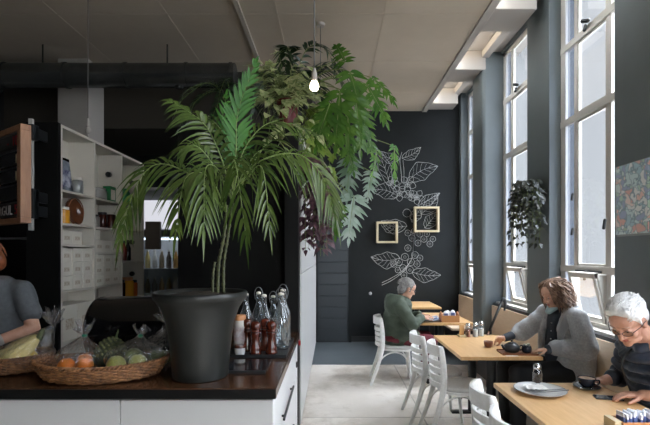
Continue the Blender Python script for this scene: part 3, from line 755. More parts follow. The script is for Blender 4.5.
# ------------------------------------------------------------------ bottles, mills, tray
t = thing('serving_tray', 'flat black tray under the pepper mills and water bottles', 'tray', (-.52,3.0,CT))
b = MB(); b.box((-.66,2.80,CT),(-.285,3.38,CT+.012)); b.build('tray_base', M['black'], t, bev=.003)
b = MB(); 
for q in ((-.66,2.80,-.65,3.38),(-.295,2.80,-.285,3.38),(-.65,2.80,-.295,2.81),(-.65,3.37,-.295,3.38)): b.box((q[0],q[1],CT+.012),(q[2],q[3],CT+.022))
b.build('tray_lip', M['black'], t)
t = thing('glass_slab', 'smoky dark glass slab lying flat on the worktop before the mills', 'slab', (-.5,2.6,CT))
b = MB(); b.box((-.60,2.46,CT),(-.365,2.74,CT+.010)); b.build('slab_body', mat('smoky_glass', (40,42,44), .06), t, bev=.002)
b = MB(); b.box((-.605,2.445,CT),(-.362,2.458,CT+.014)); b.build('slab_edge', M['black'], t)
MILL = mat('mill_wood', (92,38,22), .2, var=(5,(62,24,15),5), stretch=(6,6,1), coat=.5)
def mill(label, x, y, h=.222):
    t = thing('pepper_mill', label, 'pepper mill', (x,y,CT+.012), 0, 'wooden pepper mills'); c = (x,y,CT+.012); s = h/.222
    b = MB(); b.lathe([(r*s*1.18,z*s) for r,z in ((.030,0),(.033,.004),(.033,.020),(.029,.028),(.031,.034),(.028,.05),(.023,.075),(.0215,.095),(.024,.115),(.028,.128),(.029,.134),(.026,.140))], c, 22); b.build('mill_body', MILL, t, smooth=True, split=60)
    b = MB(); b.lathe([(r*s*1.18,z*s) for r,z in ((.024,.141),(.029,.146),(.029,.151),(.025,.156),(.028,.166),(.0315,.180),(.030,.194),(.023,.206),(.010,.212))], c, 22); b.build('mill_head', MILL, t, smooth=True, split=60)
    b = MB(); b.lathe([(.004,.211*s),(.006,.215*s),(.008,.221*s),(.006,.227*s),(.002,.229*s)], c, 12); b.build('mill_knob', M['black'], t, smooth=True)
    b = MB(); b.lathe([(.031*s,.1385*s),(.031*s,.1425*s)], c, 18); b.build('mill_ring', M['black'], t, smooth=True)
mill('front pepper mill, second from left in the row on the tray', -.485, 2.86)
mill('rightmost pepper mill standing on the black tray', -.387, 2.88)
mill('rear pepper mill between the two front mills', -.442, 2.99)
mill('leftmost pepper mill, next to the white lidded jar', -.56, 2.97)
WATER = sheet_glass('bottle_glass', (226,232,234), .10, rough=.05, milk=.06)
def bottle(label, x, y, h, r, bail):
    t = thing('water_bottle', label, 'bottle', (x,y,CT+.012), 0, 'glass water bottles'); c = (x,y,CT+.012)
    pr = [(r*.9,0),(r,.008),(r,h*.52),(r*.92,h*.60),(r*.62,h*.70),(r*.40,h*.80),(r*.36,h*.93),(r*.44,h*.94),(r*.44,h*.97),(r*.36,h*.975)]
    b = MB(); b.lathe(pr, c, 24, cap1=False); b.build('bottle_glass', WATER, t, smooth=True, split=60)
    b = MB(); b.lathe([(r*.80,.006),(r*.93,.012),(r*.93,.02),(r*.6,.024)], c, 20); b.build('bottle_foot', sheet_glass('thick_glass', (180,194,196), .25), t, smooth=True)
    b = MB(); b.lathe([(r*.34,h*.965),(r*.40,h*.985),(r*.34,h*1.01),(r*.12,h*1.02)], c, 14); b.build('stopper', M['card'], t, smooth=True)
    if bail:
        b = MB(); b.tube(smooth_path([V(x-r*.5,y,c[2]+h*.86),V(x-r*.62,y,c[2]+h*1.0),V(x-r*.2,y,c[2]+h*1.10),V(x+r*.35,y,c[2]+h*1.08),V(x+r*.66,y,c[2]+h*.96),V(x+r*.5,y,c[2]+h*.84)],5), .0032, 6); b.build('wire_bail', M['steel'], t, smooth=True)
bottle('tall swing top water bottle at the right end of the tray', -.347, 3.06, .37, .056, True)
bottle('tall swing top water bottle just behind the right end one', -.352, 3.24, .38, .054, True)
bottle('water bottle in the middle of the back row, right one', -.475, 3.15, .35, .047, False)
bottle('water bottle in the middle of the back row, left one', -.53, 3.25, .36, .047, True)
bottle('leftmost water bottle in the back row beside the plant pot', -.60, 3.14, .36, .047, False)
bottle('short water bottle directly behind the rightmost pepper mill', -.43, 3.29, .33, .047, True)
t = thing('storage_jar', 'glass jar with white label and brown lid beside the plant pot', 'jar', (-.605,2.95,CT+.012)); c = (-.605,2.97,CT+.012)
b = MB(); b.lathe([(.04,0),(.043,.008),(.043,.19),(.036,.205)], c, 20); b.build('jar_glass', mat('jar_grain', (196,190,184), .25), t, smooth=True, split=50)
b = MB(); b.lathe([(.0438,.07),(.0438,.16)], c, 20, cap0=False, cap1=False); b.build('paper_label', mat('jar_label', (206,204,206), .6, var=(24,(176,150,146),2)), t, smooth=True)
b = MB(); b.lathe([(.038,.203),(.038,.23),(.034,.236)], c, 20); b.build('jar_lid', M['oak'], t, smooth=True, split=40)
t = thing('small_pot', 'little white ceramic pot with brown rim beside the leftmost mill', 'pot', (-.585,2.85,CT+.012)); c = (-.585,2.86,CT+.012)
b = MB(); b.lathe([(.028,0),(.033,.01),(.035,.045)], c, 18); b.build('pot_body', M['white'], t, smooth=True, split=50)
b = MB(); b.lathe([(.0355,.044),(.0365,.05),(.034,.062),(.02,.065)], c, 18); b.build('pot_lid', MILL, t, smooth=True, split=50)
# ------------------------------------------------------------------ bench along the window wall
def bench(label, y0, y1):
    t = thing('wall_bench', label, 'bench', (2.1,(y0+y1)/2,0), 0, 'plywood wall benches')
    n = max(1, round((y1-y0)/1.15)); w = (y1-y0)/n
    for k in range(n):
        b = MB(); b.box((2.27,y0+k*w+.002,.46),(2.299,y0+(k+1)*w-.002,ZS-.026)); b.build('back_panel', M['ply'], t, bev=.003)
    b = MB(); b.box((1.84,y0,.42),(2.299,y1,.458)); b.build('seat_board', M['ply'], t, bev=.006)
    b = MB(); b.box((1.95,y0,0),(1.97,y1,.42)); b.build('front_board', M['black'], t)
bench('long pale plywood bench under the two nearer tall windows', .6, 6.40)
bench('short pale plywood bench beyond the wide pier at the back', 6.90, 8.08)

# ------------------------------------------------------------------ tables
TZ = .745; TX0, TX1 = 1.072, 1.755
def table(y0, y1, label, cols=2):
    t = thing('cafe_table', label, 'table', ((TX0+TX1)/2,(y0+y1)/2,0), 0, 'timber topped cafe tables'); xm = (TX0+TX1)/2
    b = MB(); b.box((TX0,y0,TZ-.03),(TX1,y1,TZ)); b.build('tabletop', M['table'], t, bev=.003)
    for y in (y0+.26,y1-.2):
        b = MB(); b.lathe([(.042,.025),(.042,TZ-.04)], (xm,y,0), 20); b.build('column', M['black'], t, smooth=True, split=40)
        b = MB(); b.box((xm-.21,y-.035,0),(xm+.21,y+.035,.022)); b.box((xm-.11,y-.11,TZ-.042),(xm+.11,y+.11,TZ-.031)) if False else None; b.build('base_bar', M['black'], t, bev=.004)
        b = MB(); b.box((xm-.12,y-.10,TZ-.045),(xm+.12,y+.10,TZ-.0305)); b.build('mounting_plate', M['black'], t)
table(1.95, 2.99, 'nearest timber cafe table with the plate and coffee cup')
table(3.74, 4.74, 'middle timber cafe table with the black teapot tray')
table(5.57, 6.57, 'third timber cafe table with newspaper and wooden caddy')
table(7.2, 8.12, 'farthest timber cafe table against the dark back wall')

# ------------------------------------------------------------------ chairs
def make_chair(label):
    t = thing('cafe_chair', label, 'chair', (0,0,0), 0, 'white ladder back cafe chairs')
    yw = .18; sag = .075
    for s in (-1,1):
        pts = smooth_path([V(-.135,s*.20,0),V(-.068,s*.195,.18),V(-.012,s*.187,.36),V(.012,s*yw,.50),V(.010,s*yw,.65),V(-.015,s*yw,.82)],5)
        N = len(pts); b = MB(); rs = [.016+.010*min(1,(i/(N-1))/.55) for i in range(N)]; rs[-1] = .020
        b.tube(pts, [r*.62 for r in rs], 10, flat=1.7, up=V(1,0,0)); b.build('back_post', M['chair'], t, smooth=True, split=60)
        b = MB(); b.tube(smooth_path([V(.33,s*.155,.435),V(.345,s*.165,.22),V(.365,s*.18,0)],5), [.0155]*11, 10); b.build('front_leg', M['chair'], t, smooth=True, split=60)
    def rail(z0, z1, name, th=.009):
        b = MB(); n = 14; vs = []; fs = []
        for i in range(n+1):
            u = -1+2*i/n; y = yw*u; lean = .012-.027*max(0,((z0+z1)/2-.6)/.22)
            x = lean-sag*(1-u*u)
            nx, ny = 1, -2*sag*u/yw*-1; l = math.hypot(nx,ny); nx, ny = nx/l, -ny/l
            for z in (z0,z1):
                vs += [V(x-th*nx,y-th*ny,z),V(x+th*nx,y+th*ny,z)]
        for i in range(n):
            a = i*4; c = a+4
            fs += [(a,c,c+2,a+2),(a+1,a+3,c+3,c+1),(a+2,c+2,c+3,a+3),(a,a+1,c+1,c)]
        fs += [(0,2,3,1),(n*4,n*4+1,n*4+3,n*4+2)]
        b.add(vs, fs); b.build(name, M['chair'], t, smooth=True, split=40, bev=.003)
    rail(.735,.825,'crest_rail',.011)
    for z in (.675,.612,.549,.486): rail(z-.022,z+.022,'back_slat')
    b = MB(); n = 28; prof = []
    def ring(sx, z, dx=0):
        out = []
        for k in range(n):
            a = 2*PI*k/n; ca, sa = math.cos(a), math.sin(a); e = .72
            out.append(V(.195+dx+.205*sx*math.copysign(abs(ca)**e,ca), .205*sx*math.copysign(abs(sa)**e,sa)*(1+.06*ca), z))
        return out
    def loft(rings):
        q = MB(); vs = [p for r in rings for p in r]; fs = []
        for i in range(len(rings)-1):
            for k in range(n): fs.append((i*n+k,i*n+(k+1)%n,(i+1)*n+(k+1)%n,(i+1)*n+k))
        fs += [tuple(range(n-1,-1,-1)), tuple((len(rings)-1)*n+k for k in range(n))]; return q.add(vs, fs)
    loft([ring(.94,.415),ring(.98,.418),ring(.98,.438),ring(.95,.440)]).build('seat_frame', M['chair'], t, smooth=True, split=40)
    loft([ring(.96,.440),ring(1.0,.448),ring(1.0,.462),ring(.96,.472),ring(.8,.477),ring(.4,.478)]).build('seat_pad', M['pad'], t, smooth=True, split=70)
    for s in (-1,1):   # bentwood braces
        b = MB(); b.tube(smooth_path([V(-.05,s*.185,.26),V(.04,s*.172,.36),V(.16,s*.165,.40),V(.27,s*.163,.36),V(.342,s*.165,.25)],5), .009, 8); b.build('brace', M['chair'], t, smooth=True)
    b = MB(); b.tube(smooth_path([V(.345,-.165,.25),V(.335,-.10,.36),V(.33,0,.40),V(.335,.10,.36),V(.345,.165,.25)],5), .009, 8); b.build('brace', M['chair'], t, smooth=True)
    return t
ch = make_chair('white ladder back chair farthest away, under the man in the green parka')
CH = [(.615,5.66,-3,None),(.86,4.42,2,'empty white chair at the middle table, farther of the pair'),(.93,3.95,-2,'empty white chair at the middle table, nearer of the pair'),
      (.905,2.63,-6,'white chair tucked at the nearest table, its back half in frame'),(.86,2.14,4,'white chair nearest the camera, only its top showing at the frame bottom')]
for i,(x,y,r,lb) in enumerate(CH):
    if i == 0: ch.location = (x,y,0); ch.rotation_euler.z = math.radians(r)
    else: dup(ch, (x,y,0), math.radians(r), lb)

# ------------------------------------------------------------------ things on the tables
CER = mat('glazed_white', (222,220,216), .2); NAVY = mat('navy_glaze', (34,40,52), .15); IRON = mat('cast_iron', (44,46,50), .38, bump=(120,.15)); CLAY = mat('brown_clay', (112,70,54), .4)
# nearest table
t = thing('dinner_plate', 'grey white dinner plate with used cutlery on the nearest table', 'plate', (1.28,2.77,TZ)); c = (1.28,2.77,TZ)
b = MB(); b.lathe([(.075,.0),(.085,.003),(.135,.017),(.150,.024),(.151,.027),(.146,.027),(.132,.021),(.088,.009),(.03,.008),(.001,.008)], c, 44, cap1=False); b.build('plate_body', mat('plate_glaze', (206,206,206), .22), t, smooth=True)
b = MB(); b.lathe([(.1495,.0275),(.151,.0285),(.1525,.0265)], c, 44, cap0=False, cap1=False); b.build('plate_rim', mat('rim_grey', (120,122,126), .3), t, smooth=True)
def cutlery(name, label, p, q, fork):
    p, q = V(*p), V(*q); t = thing(name, label, 'cutlery', p); d, s, u = basis(q-p)
    L = (q-p).length
    b = MB(); b.tube([p, p+d*L*.3, p+d*L*.6], [.006,.005,.0035], 8, flat=.5); b.build('handle', M['steel'], t, smooth=True)
    b = MB()
    if fork:
        b.tube([p+d*L*.6, p+d*L*.7, p+d*L*.8], [.0035,.008,.011], 8, flat=.25); b.build('fork_head', M['steel'], t, smooth=True)
        for k in range(4):
            g = MB(); g.tube([p+d*L*.78+s*(.0066*(k-1.5)), q+s*(.0066*(k-1.5))+u*.003], .0016, 5); g.build('tine', M['steel'], t, smooth=True)
    else:
        b.tube([p+d*L*.6, p+d*L*.66, p+d*L*.9, q], [.004,.010,.010,.002], 8, flat=.16); b.build('blade', M['steel'], t, smooth=True)
cutlery('table_knife', 'steel knife lying across the plate on nearest table', (1.43,2.72,.778), (1.20,2.70,.764), False)
cutlery('table_fork', 'steel fork beside the knife on the plate', (1.42,2.745,.778), (1.21,2.735,.764), True)
b = MB(); n = 12
vs = [V(1.20+.125*i/n, 2.745+.09*j/n, .766+.022*abs(mnoise.noise(V(i*.33,j*.4,1)))+.008*((i*j) % 3 == 0)) for j in range(n+1) for i in range(n+1)]
b.add(vs, [(j*(n+1)+i, j*(n+1)+i+1, (j+1)*(n+1)+i+1, (j+1)*(n+1)+i) for j in range(n) for i in range(n)])
o = b.build('paper_napkin', mat('napkin', (232,230,226), .8), smooth=True); tag(o, 'crumpled white paper napkin on the used plate', 'napkin')
def shaker(label, x, y, s, fill, group='glass shakers'):
    t = thing('salt_shaker', label, 'shaker', (x,y,TZ), 0, group); c = (x,y,TZ); q = 1+(s-1)*.15
    b = MB(); b.lathe([(.026*q,0),(.028*q,.004*s),(.027*q,.06*s),(.022*q,.075*s),(.02*q,.08*s)], c, 14, cap1=False); b.build('shaker_glass', M['clear'], t, smooth=True, split=50)
    b = MB(); b.lathe([(.023*q,.004*s),(.024*q,.055*s)], c, 14); b.build('contents', fill, t, smooth=True, split=50)
    b = MB(); b.lathe([(.022*q,.078*s),(.023*q,.082*s),(.022*q,.096*s),(.014*q,.103*s)], c, 14); b.build('shaker_cap', M['chrome'], t, smooth=True, split=50)
PEP = mat('pepper', (104,84,68), .8, var=(200,(60,46,36),3)); SALT = mat('salt', (226,224,220), .8)
shaker('glass pepper shaker behind the plate on the nearest table', 1.332, 2.92, 1.4, PEP)
shaker('left glass shaker with reddish contents at the middle table back edge', 1.395, 4.62, 1.4, mat('chilli', (150,96,84), .8))
shaker('centre glass salt shaker of three at the middle table back edge', 1.475, 4.63, 1.45, SALT)
shaker('rightmost tall glass salt shaker at the middle table back edge', 1.55, 4.68, 1.5, SALT)
# coffee
t = thing('saucer', 'dark saucer under the coffee cup beside the phone', 'saucer', (1.625,2.87,TZ)); c = (1.625,2.87,TZ)
b = MB(); b.lathe([(.04,0),(.045,.003),(.075,.012),(.078,.015),(.074,.015),(.044,.007),(.001,.006)], c, 30, cap1=False); b.build('saucer_body', NAVY, t, smooth=True)
b = MB(); b.lathe([(.0765,.0152),(.079,.016),(.0795,.014)], c, 30, cap0=False, cap1=False); b.build('saucer_rim', M['steel'], t, smooth=True)
t = thing('coffee_cup', 'navy coffee cup with milky coffee on its saucer', 'cup', (1.625,2.87,TZ+.007)); c = (1.625,2.87,TZ+.0075)
b = MB(); b.lathe([(.026,0),(.032,.004),(.046,.024),(.052,.048),(.053,.060),(.050,.060),(.049,.05),(.044,.03),(.03,.012),(.001,.010)], c, 28, cap1=False); b.build('cup_body', NAVY, t, smooth=True)
b = MB(); b.lathe([(.0495,.0545),(.03,.0548),(.001,.055)], c, 24, cap0=False, cap1=False); b.build('coffee', mat('coffee_crema', (150,104,66), .35, var=(30,(196,160,118),2)), t, smooth=True)
b = MB(); b.tube(smooth_path([V(1.676,2.865,.795),V(1.697,2.86,.797),V(1.70,2.86,.78),V(1.686,2.862,.768),V(1.667,2.866,.772)],4), .0045, 7); b.build('cup_handle', NAVY, t, smooth=True)
t = thing('teaspoon', 'small steel teaspoon resting on the coffee saucer', 'spoon', (1.60,2.80,.76))
b = MB(); b.tube([V(1.575,2.815,.762),V(1.62,2.80,.763),V(1.675,2.80,.768)], [.002,.0022,.004], 6, flat=.5); b.build('spoon_handle', M['chrome'], t, smooth=True)
b = MB(); b.ell((1.56,2.82,.761), (.017,.011,.004)); b.build('spoon_bowl', M['chrome'], t, smooth=True)
t = thing('mobile_phone', 'black phone lying on the nearest table by a hand', 'phone', (1.63,2.66,TZ)); Rp = Matrix.Translation(V(1.635,2.665,TZ))@Matrix.Rotation(math.radians(76),4,'Z')
b = MB(); b.box((-.036,-.074,0),(.036,.074,.008), Rp); b.build('phone_body', M['black'], t, bev=.003)
b = MB(); b.box((-.033,-.071,.008),(.033,.071,.0086), Rp); b.build('phone_screen', mat('phone_glass', (30,40,52), .05), t)
# sachet holder
t = thing('sachet_box', 'small wooden box of sugar sachets at the bottom right', 'holder', (1.475,2.19,TZ))
b = MB()
b.box((1.385,2.14,TZ),(1.60,2.15,TZ+.05)); b.box((1.385,2.235,TZ),(1.60,2.245,TZ+.05)); b.box((1.385,2.15,TZ),(1.395,2.235,TZ+.05)); b.box((1.59,2.15,TZ),(1.60,2.235,TZ+.05)); b.box((1.395,2.15,TZ),(1.59,2.235,TZ+.008)); b.build('box_body', M['oak'], t)
b = MB(); b.box((1.352,2.15,TZ),(1.384,2.24,TZ+.055)); b.build('box_divider', M['frame_wood'], t, bev=.002)
SA = mat('sachet_white', (228,230,236), .6); SB = mat('sachet_blue', (88,106,160), .6)
for k in range(13):
    x = 1.408+k*.0142; tl = random.uniform(-.16,.16)
    Rs = Matrix.Translation(V(x,2.19+random.uniform(-.006,.006),TZ+.009))@Matrix.Rotation(tl,4,'X')@Matrix.Rotation(random.uniform(-.1,.1),4,'Y')
    t = thing('sugar_sachet', 'white sugar sachet with blue print, number %s from the left in the wooden box' % ['one','two','three','four','five','six','seven','eight','nine','ten','eleven','twelve','thirteen'][k], 'sachet', (x,2.19,TZ+.009), 0, 'sugar sachets in the box')
    h = random.uniform(.072,.088)
    b = MB(); b.box((-.0045,-.03,0),(.0045,.03,h), Rs); b.build('sachet_paper', SA, t, bev=.002)
    b = MB(); b.box((-.0048,-.0303,h*.30),(.0048,.0303,h*.72), Rs); b.build('sachet_print', SB, t)
# middle table
t = thing('wooden_tray', 'thin wooden tray under the black teapot on middle table', 'tray', (1.60,3.86,TZ)); Rt = Matrix.Translation(V(1.60,3.87,TZ))@Matrix.Rotation(math.radians(-4),4,'Z')
b = MB(); b.box((-.155,-.09,0),(.145,.09,.01), Rt); b.build('tray_board', mat('tray_wood', (148,92,58), .4), t, bev=.003)
b = MB()
for q in ((-.155,-.09,.145,-.083),(-.155,.083,.145,.09)): b.box((q[0],q[1],.01),(q[2],q[3],.018), Rt)
b.build('tray_lip', mat('tray_edge', (128,76,46), .4), t)
t = thing('teapot', 'squat black cast iron teapot on the wooden tray', 'teapot', (1.55,3.88,TZ+.01)); c = (1.55,3.88,TZ+.0105)
b = MB(); b.lathe([(.04,0),(.056,.008),(.068,.03),(.064,.055),(.045,.072),(.036,.075)], c, 26); b.build('pot_body', IRON, t, smooth=True)
b = MB(); b.lathe([(.038,.074),(.036,.080),(.018,.087),(.006,.089),(.006,.094),(.011,.099),(.008,.106),(.001,.107)], c, 20, cap1=False); b.build('pot_lid', IRON, t, smooth=True)
b = MB(); b.tube(smooth_path([V(1.49,3.875,.785),V(1.475,3.875,.80),V(1.462,3.875,.818)],4), [.013]*5+[.010]*2+[.008]*2, 8); b.build('spout', IRON, t, smooth=True)
b = MB(); b.tube(smooth_path([V(1.61,3.88,.80),V(1.635,3.88,.812),V(1.65,3.88,.80),V(1.645,3.88,.778),V(1.615,3.88,.772)],4), .006, 7); b.build('pot_handle', IRON, t, smooth=True)
t = thing('milk_jug', 'small dark pot with flowery top next to the teapot', 'jug', (1.665,3.85,TZ+.01)); c = (1.665,3.85,TZ+.0105)
b = MB(); b.lathe([(.026,0),(.038,.01),(.043,.03),(.038,.05),(.036,.058),(.033,.058),(.034,.048),(.001,.04)], c, 22, cap1=False); b.build('jug_body', NAVY, t, smooth=True)
b = MB()
for k in range(9): b.ell(V(*c)+V(.02*math.cos(k*2.4),.02*math.sin(k*2.4),.062+.006*(k % 3)), (.010,.010,.007), None, 8, 6)
b.build('tea_flowers', mat('flower_white', (206,208,198), .6, var=(60,(96,110,84),2)), t, smooth=True)
t = thing('tea_bowl', 'brown clay tea bowl held in the far hand', 'cup', (1.44,4.13,TZ)); c = (1.435,4.13,TZ+.002)
b = MB(); b.lathe([(.024,0),(.034,.008),(.040,.03),(.041,.052),(.038,.052),(.036,.03),(.028,.012),(.001,.010)], c, 22, cap1=False); b.build('bowl_body', CLAY, t, smooth=True)
b = MB(); b.lathe([(.0395,.0525),(.041,.054),(.0425,.0525)], c, 22, cap0=False, cap1=False); b.build('bowl_rim', mat('clay_rim', (140,96,74), .35), t, smooth=True)
b = MB(); b.box((1.46,3.76,TZ),(1.56,3.80,TZ+.002)); o = b.build('paper_slip', SALT); tag(o, 'small white paper slip at the front edge of middle table', 'paper')
t = thing('number_stand', 'pale wooden block stand at the back edge of the middle table', 'stand', (1.33,4.66,TZ))
b = MB(); b.box((1.305,4.60,TZ),(1.375,4.70,TZ+.02)); b.build('stand_foot', M['frame_wood'], t, bev=.002)
b = MB(); b.box((1.318,4.635,TZ+.02),(1.362,4.665,TZ+.125)); b.build('stand_block', mat('pine', (206,164,112), .5), t, bev=.002)
# cane
t = thing('walking_cane', 'dark cane with black handle leaning between bench and middle table', 'cane', (1.38,4.85,0))
p0, p1 = V(1.38,4.86,.012), V(1.86,4.93,1.08)
b = MB(); b.tube([p0, p0.lerp(p1,.7)], [.010,.011], 10); b.build('cane_shaft', mat('cane_wood', (96,62,44), .4), t, smooth=True)
b = MB(); b.tube([p0.lerp(p1,.7), p1], [.013,.014], 10); b.build('cane_sleeve', M['black'], t, smooth=True)
b = MB(); b.tube(smooth_path([p1-V(.005,0,.02), p1+V(.012,0,.03), p1+V(.03,0,.015), p1+V(.035,0,-.04), p1+V(.03,0,-.10)],5), [.014]*10+[.017]*8+[.012]*3, 10); b.build('cane_handle', M['black'], t, smooth=True)
b = MB(); b.lathe([(.013,0),(.016,.004),(.013,.03)], p0-V(0,0,.012), 10); b.build('rubber_tip', M['black'], t, smooth=True)
# third table
t = thing('wooden_caddy', 'wooden condiment caddy near the corner of third table', 'caddy', (1.46,5.68,TZ))
CD = mat('caddy_wood', (190,136,86), .45)
b = MB(); b.box((1.37,5.61,TZ),(1.59,5.62,TZ+.085)); b.box((1.37,5.75,TZ),(1.59,5.76,TZ+.085)); b.box((1.38,5.62,TZ),(1.58,5.75,TZ+.01)); b.build('caddy_sides', CD, t)
for x in (1.37,1.58):
    b = MB(); b.add([V(x,5.62,TZ),V(x,5.75,TZ),V(x,5.75,TZ+.09),V(x,5.685,TZ+.135),V(x,5.62,TZ+.09),V(x+.01,5.62,TZ),V(x+.01,5.75,TZ),V(x+.01,5.75,TZ+.09),V(x+.01,5.685,TZ+.135),V(x+.01,5.62,TZ+.09)],
      [(4,3,2,1,0),(5,6,7,8,9),(0,1,6,5),(1,2,7,6),(2,3,8,7),(3,4,9,8),(4,0,5,9)]); b.build('end_board', mat('caddy_end', (176,112,66), .45), t)
def packet(label, x, y, z, w, h, col, m):
    t = thing('sauce_packet', label, 'packet', (x,y,z), 0, 'packets in the wooden caddy')
    b = MB(); b.ell((x,y,z+h/2), (w/2,.014,h/2), None, 10, 8); b.build('packet_body', m, t, smooth=True)
    b = MB(); b.box((x-w*.3,y-.016,z+h*.35),(x+w*.3,y-.011,z+h*.75)); b.build('packet_print', col, t)
packet('white packet with blue print at the left of the caddy', 1.43, 5.66, TZ+.012, .08, .13, SB, SA)
packet('white packet with blue print at the right of the caddy', 1.52, 5.67, TZ+.012, .08, .14, SB, SA)
packet('pale packet standing at the back of the caddy', 1.47, 5.72, TZ+.012, .08, .13, SA, SALT)
def paper(name, label, x, y, rz, w, h, z, seed, cat, m):
    b = MB(); n = 10; Rz = Matrix.Translation(V(x,y,z))@Matrix.Rotation(rz,4,'Z')
    vs = [Rz@V(w*(i/n-.5), h*(j/n-.5), .004+.02*abs(mnoise.noise(V(i*.3,j*.3,seed)))+.02*(2*abs(i/n-.5))**2) for j in range(n+1) for i in range(n+1)]
    b.add(vs, [(j*(n+1)+i, j*(n+1)+i+1, (j+1)*(n+1)+i+1, (j+1)*(n+1)+i) for j in range(n) for i in range(n)])
    o = b.build(name, m, smooth=True); tag(o, label, cat); s_ = o.modifiers.new('s','SOLIDIFY'); s_.thickness = .002
NEWS = mat('newsprint', (222,220,218), .7, var=(7,(96,116,158),1))
paper('newspaper', 'open newspaper with blue pictures under the man\'s hands', 1.24, 5.86, .1, .33, .36, TZ+.002, 1, 'newspaper', NEWS)
paper('paper_bag', 'crumpled white pastry paper beside the newspaper', 1.21, 5.66, .5, .2, .12, TZ+.025, 5, 'paper', mat('pastry_paper', (218,216,212), .7, var=(16,(60,78,120),1)))

# ------------------------------------------------------------------ back wall: chalk mural and two box frames
YM = YB-.0005
def W2(px, py): return (px-CX)*8.21/F, EYE-(py-CY)*8.21/F
mur = MB()
def stroke(pts, w=.010, n=5):
    w *= .8
    p = smooth_path([V(*W2(*q), 0) for q in pts], n) if len(pts) > 2 else [V(*W2(*q),0) for q in pts]
    vs = []; fs = []
    for i in range(len(p)):
        t_ = (p[min(i+1,len(p)-1)]-p[max(i-1,0)]).normalized(); s_ = V(-t_.y,t_.x,0)
        ww = w/2*(.8+.4*mnoise.noise(V(p[i].x*9,p[i].y*9,0)))
        for q in (p[i]+s_*ww, p[i]-s_*ww): vs.append(V(q.x, YM-.001, q.y))
    for i in range(len(p)-1): fs.append((2*i,2*i+1,2*i+3,2*i+2))
    mur.add(vs, fs)
def ring2(x, y, r, w=.009):
    stroke([(x+r*math.cos(a), y+r*math.sin(a)) for a in [2*PI*k/12 for k in range(13)]], w, 2)
def leaf2(bx, by, tx, ty, w, bend=0, veins=6):
    dx, dy = tx-bx, ty-by; L = math.hypot(dx,dy); nx, ny = -dy/L, dx/L
    def pt(u, s): 
        ww = w*math.sin(PI*u**.8)*(1+.08*math.sin(u*17)); o = bend*math.sin(PI*u)
        return (bx+dx*u+nx*(s*ww+o), by+dy*u+ny*(s*ww+o))
    for s in (-1,1): stroke([pt(k/9,s) for k in range(10)])
    stroke([pt(k/4,0) for k in range(5)], .008)
    for k in range(1,veins+1):
        u = k/(veins+1)
        for s in (-1,1): stroke([pt(u,0), pt(min(1,u+.10),s*.5), pt(min(1,u+.17),s*.86)], .006, 3)
def flower2(x, y, r):
    for k in range(5):
        a = 2*PI*k/5+.3; c_ = (x+r*math.cos(a), y+r*math.sin(a)); q = .55
        stroke([(x+.2*r*math.cos(a), y+.2*r*math.sin(a)), (x+r*.7*math.cos(a-q), y+r*.7*math.sin(a-q)), c_, (x+r*.7*math.cos(a+q), y+r*.7*math.sin(a+q)), (x+.2*r*math.cos(a), y+.2*r*math.sin(a))], .009)
    for k in range(12):
        a = 2*PI*k/12; stroke([(x,y),(x+r*.45*math.cos(a),y+r*.45*math.sin(a))], .007)
# lower spray
for o_ in (-1.2,1.2): stroke([(382,284+o_),(392,279+o_),(403,271+o_*.6),(412,258),(414,240),(416,226)], .012)
leaf2(400,258,371,257,8,-3); leaf2(412,272,441,275,7,2); leaf2(397,232,380,222,5,0,4); leaf2(407,226,381,221,7,-3)
for x,y,r in ((399,262,3.6),(405,257,3.6),(411,262,3.6),(403,268,3.4),(410,270,3.6),(417,264,3.2),(394,264,3.2),(415,255,3.4),(408,248,3.2),(420,258,3),(404,275,3),(398,270,2.8)): ring2(x,y,r); ring2(x,y,r*.35,.007)
for x,y,r in ((412,238,3.2),(418,243,3),(424,239,3.2),(430,244,3),(420,234,3),(408,233,3),(427,234,2.6),(433,239,2.8),(414,231,2.6)): ring2(x,y,r); ring2(x,y,r*.35,.007)
leaf2(421,214,438,194,6,2); leaf2(425,228,438,212,6,0); leaf2(412,222,422,206,5,0,4); ring2(407,213,4); ring2(413,217,3)
# upper spray with flowers
stroke([(402,182),(401,170),(400,160),(402,152)], .012); stroke([(404,182),(404,170),(403,160)], .01)
leaf2(400,159,379,151,5,-3); leaf2(402,158,421,147,5,2); leaf2(409,180,438,166,9,-3); leaf2(398,196,371,190,8,3); leaf2(390,186,374,146,-6,2); leaf2(418,206,440,193,5,0)
for x,y,r in ((407.5,184,8),(399.5,193,7.5),(417,197,7),(393,182,6),(410,195,5)): flower2(x,y,r*1.1)
o = mur.build('chalk_mural', M['chalk'], clean=False); tag(o, 'white line drawing of a flowering coffee branch on the dark back wall', 'mural')
def boxframe(label, px0, py0, px1, py1):
    d = 8.10; x0, z1 = (px0-CX)*d/F, EYE-(py0-CY)*d/F; x1, z0 = (px1-CX)*d/F, EYE-(py1-CY)*d/F
    t = thing('box_frame', label, 'frame', ((x0+x1)/2,8.15,z0), 0, 'square wooden box frames'); th = .035
    for nm,a,c in (('top_rail',(x0,8.10,z1-th),(x1,YB-.001,z1)),('bottom_rail',(x0,8.10,z0),(x1,YB-.001,z0+th)),('side_rail',(x0,8.10,z0+th),(x0+th,YB-.001,z1-th)),('side_rail',(x1-th,8.10,z0+th),(x1,YB-.001,z1-th))):
        b = MB(); b.box(a, c); b.build(nm, M['frame_wood'], t, bev=.003)
boxframe('smaller square wooden box frame, lower left on the mural', 376.5, 221.5, 398, 243)
boxframe('larger square wooden box frame, upper right on the mural', 414.5, 206.5, 439.5, 232)
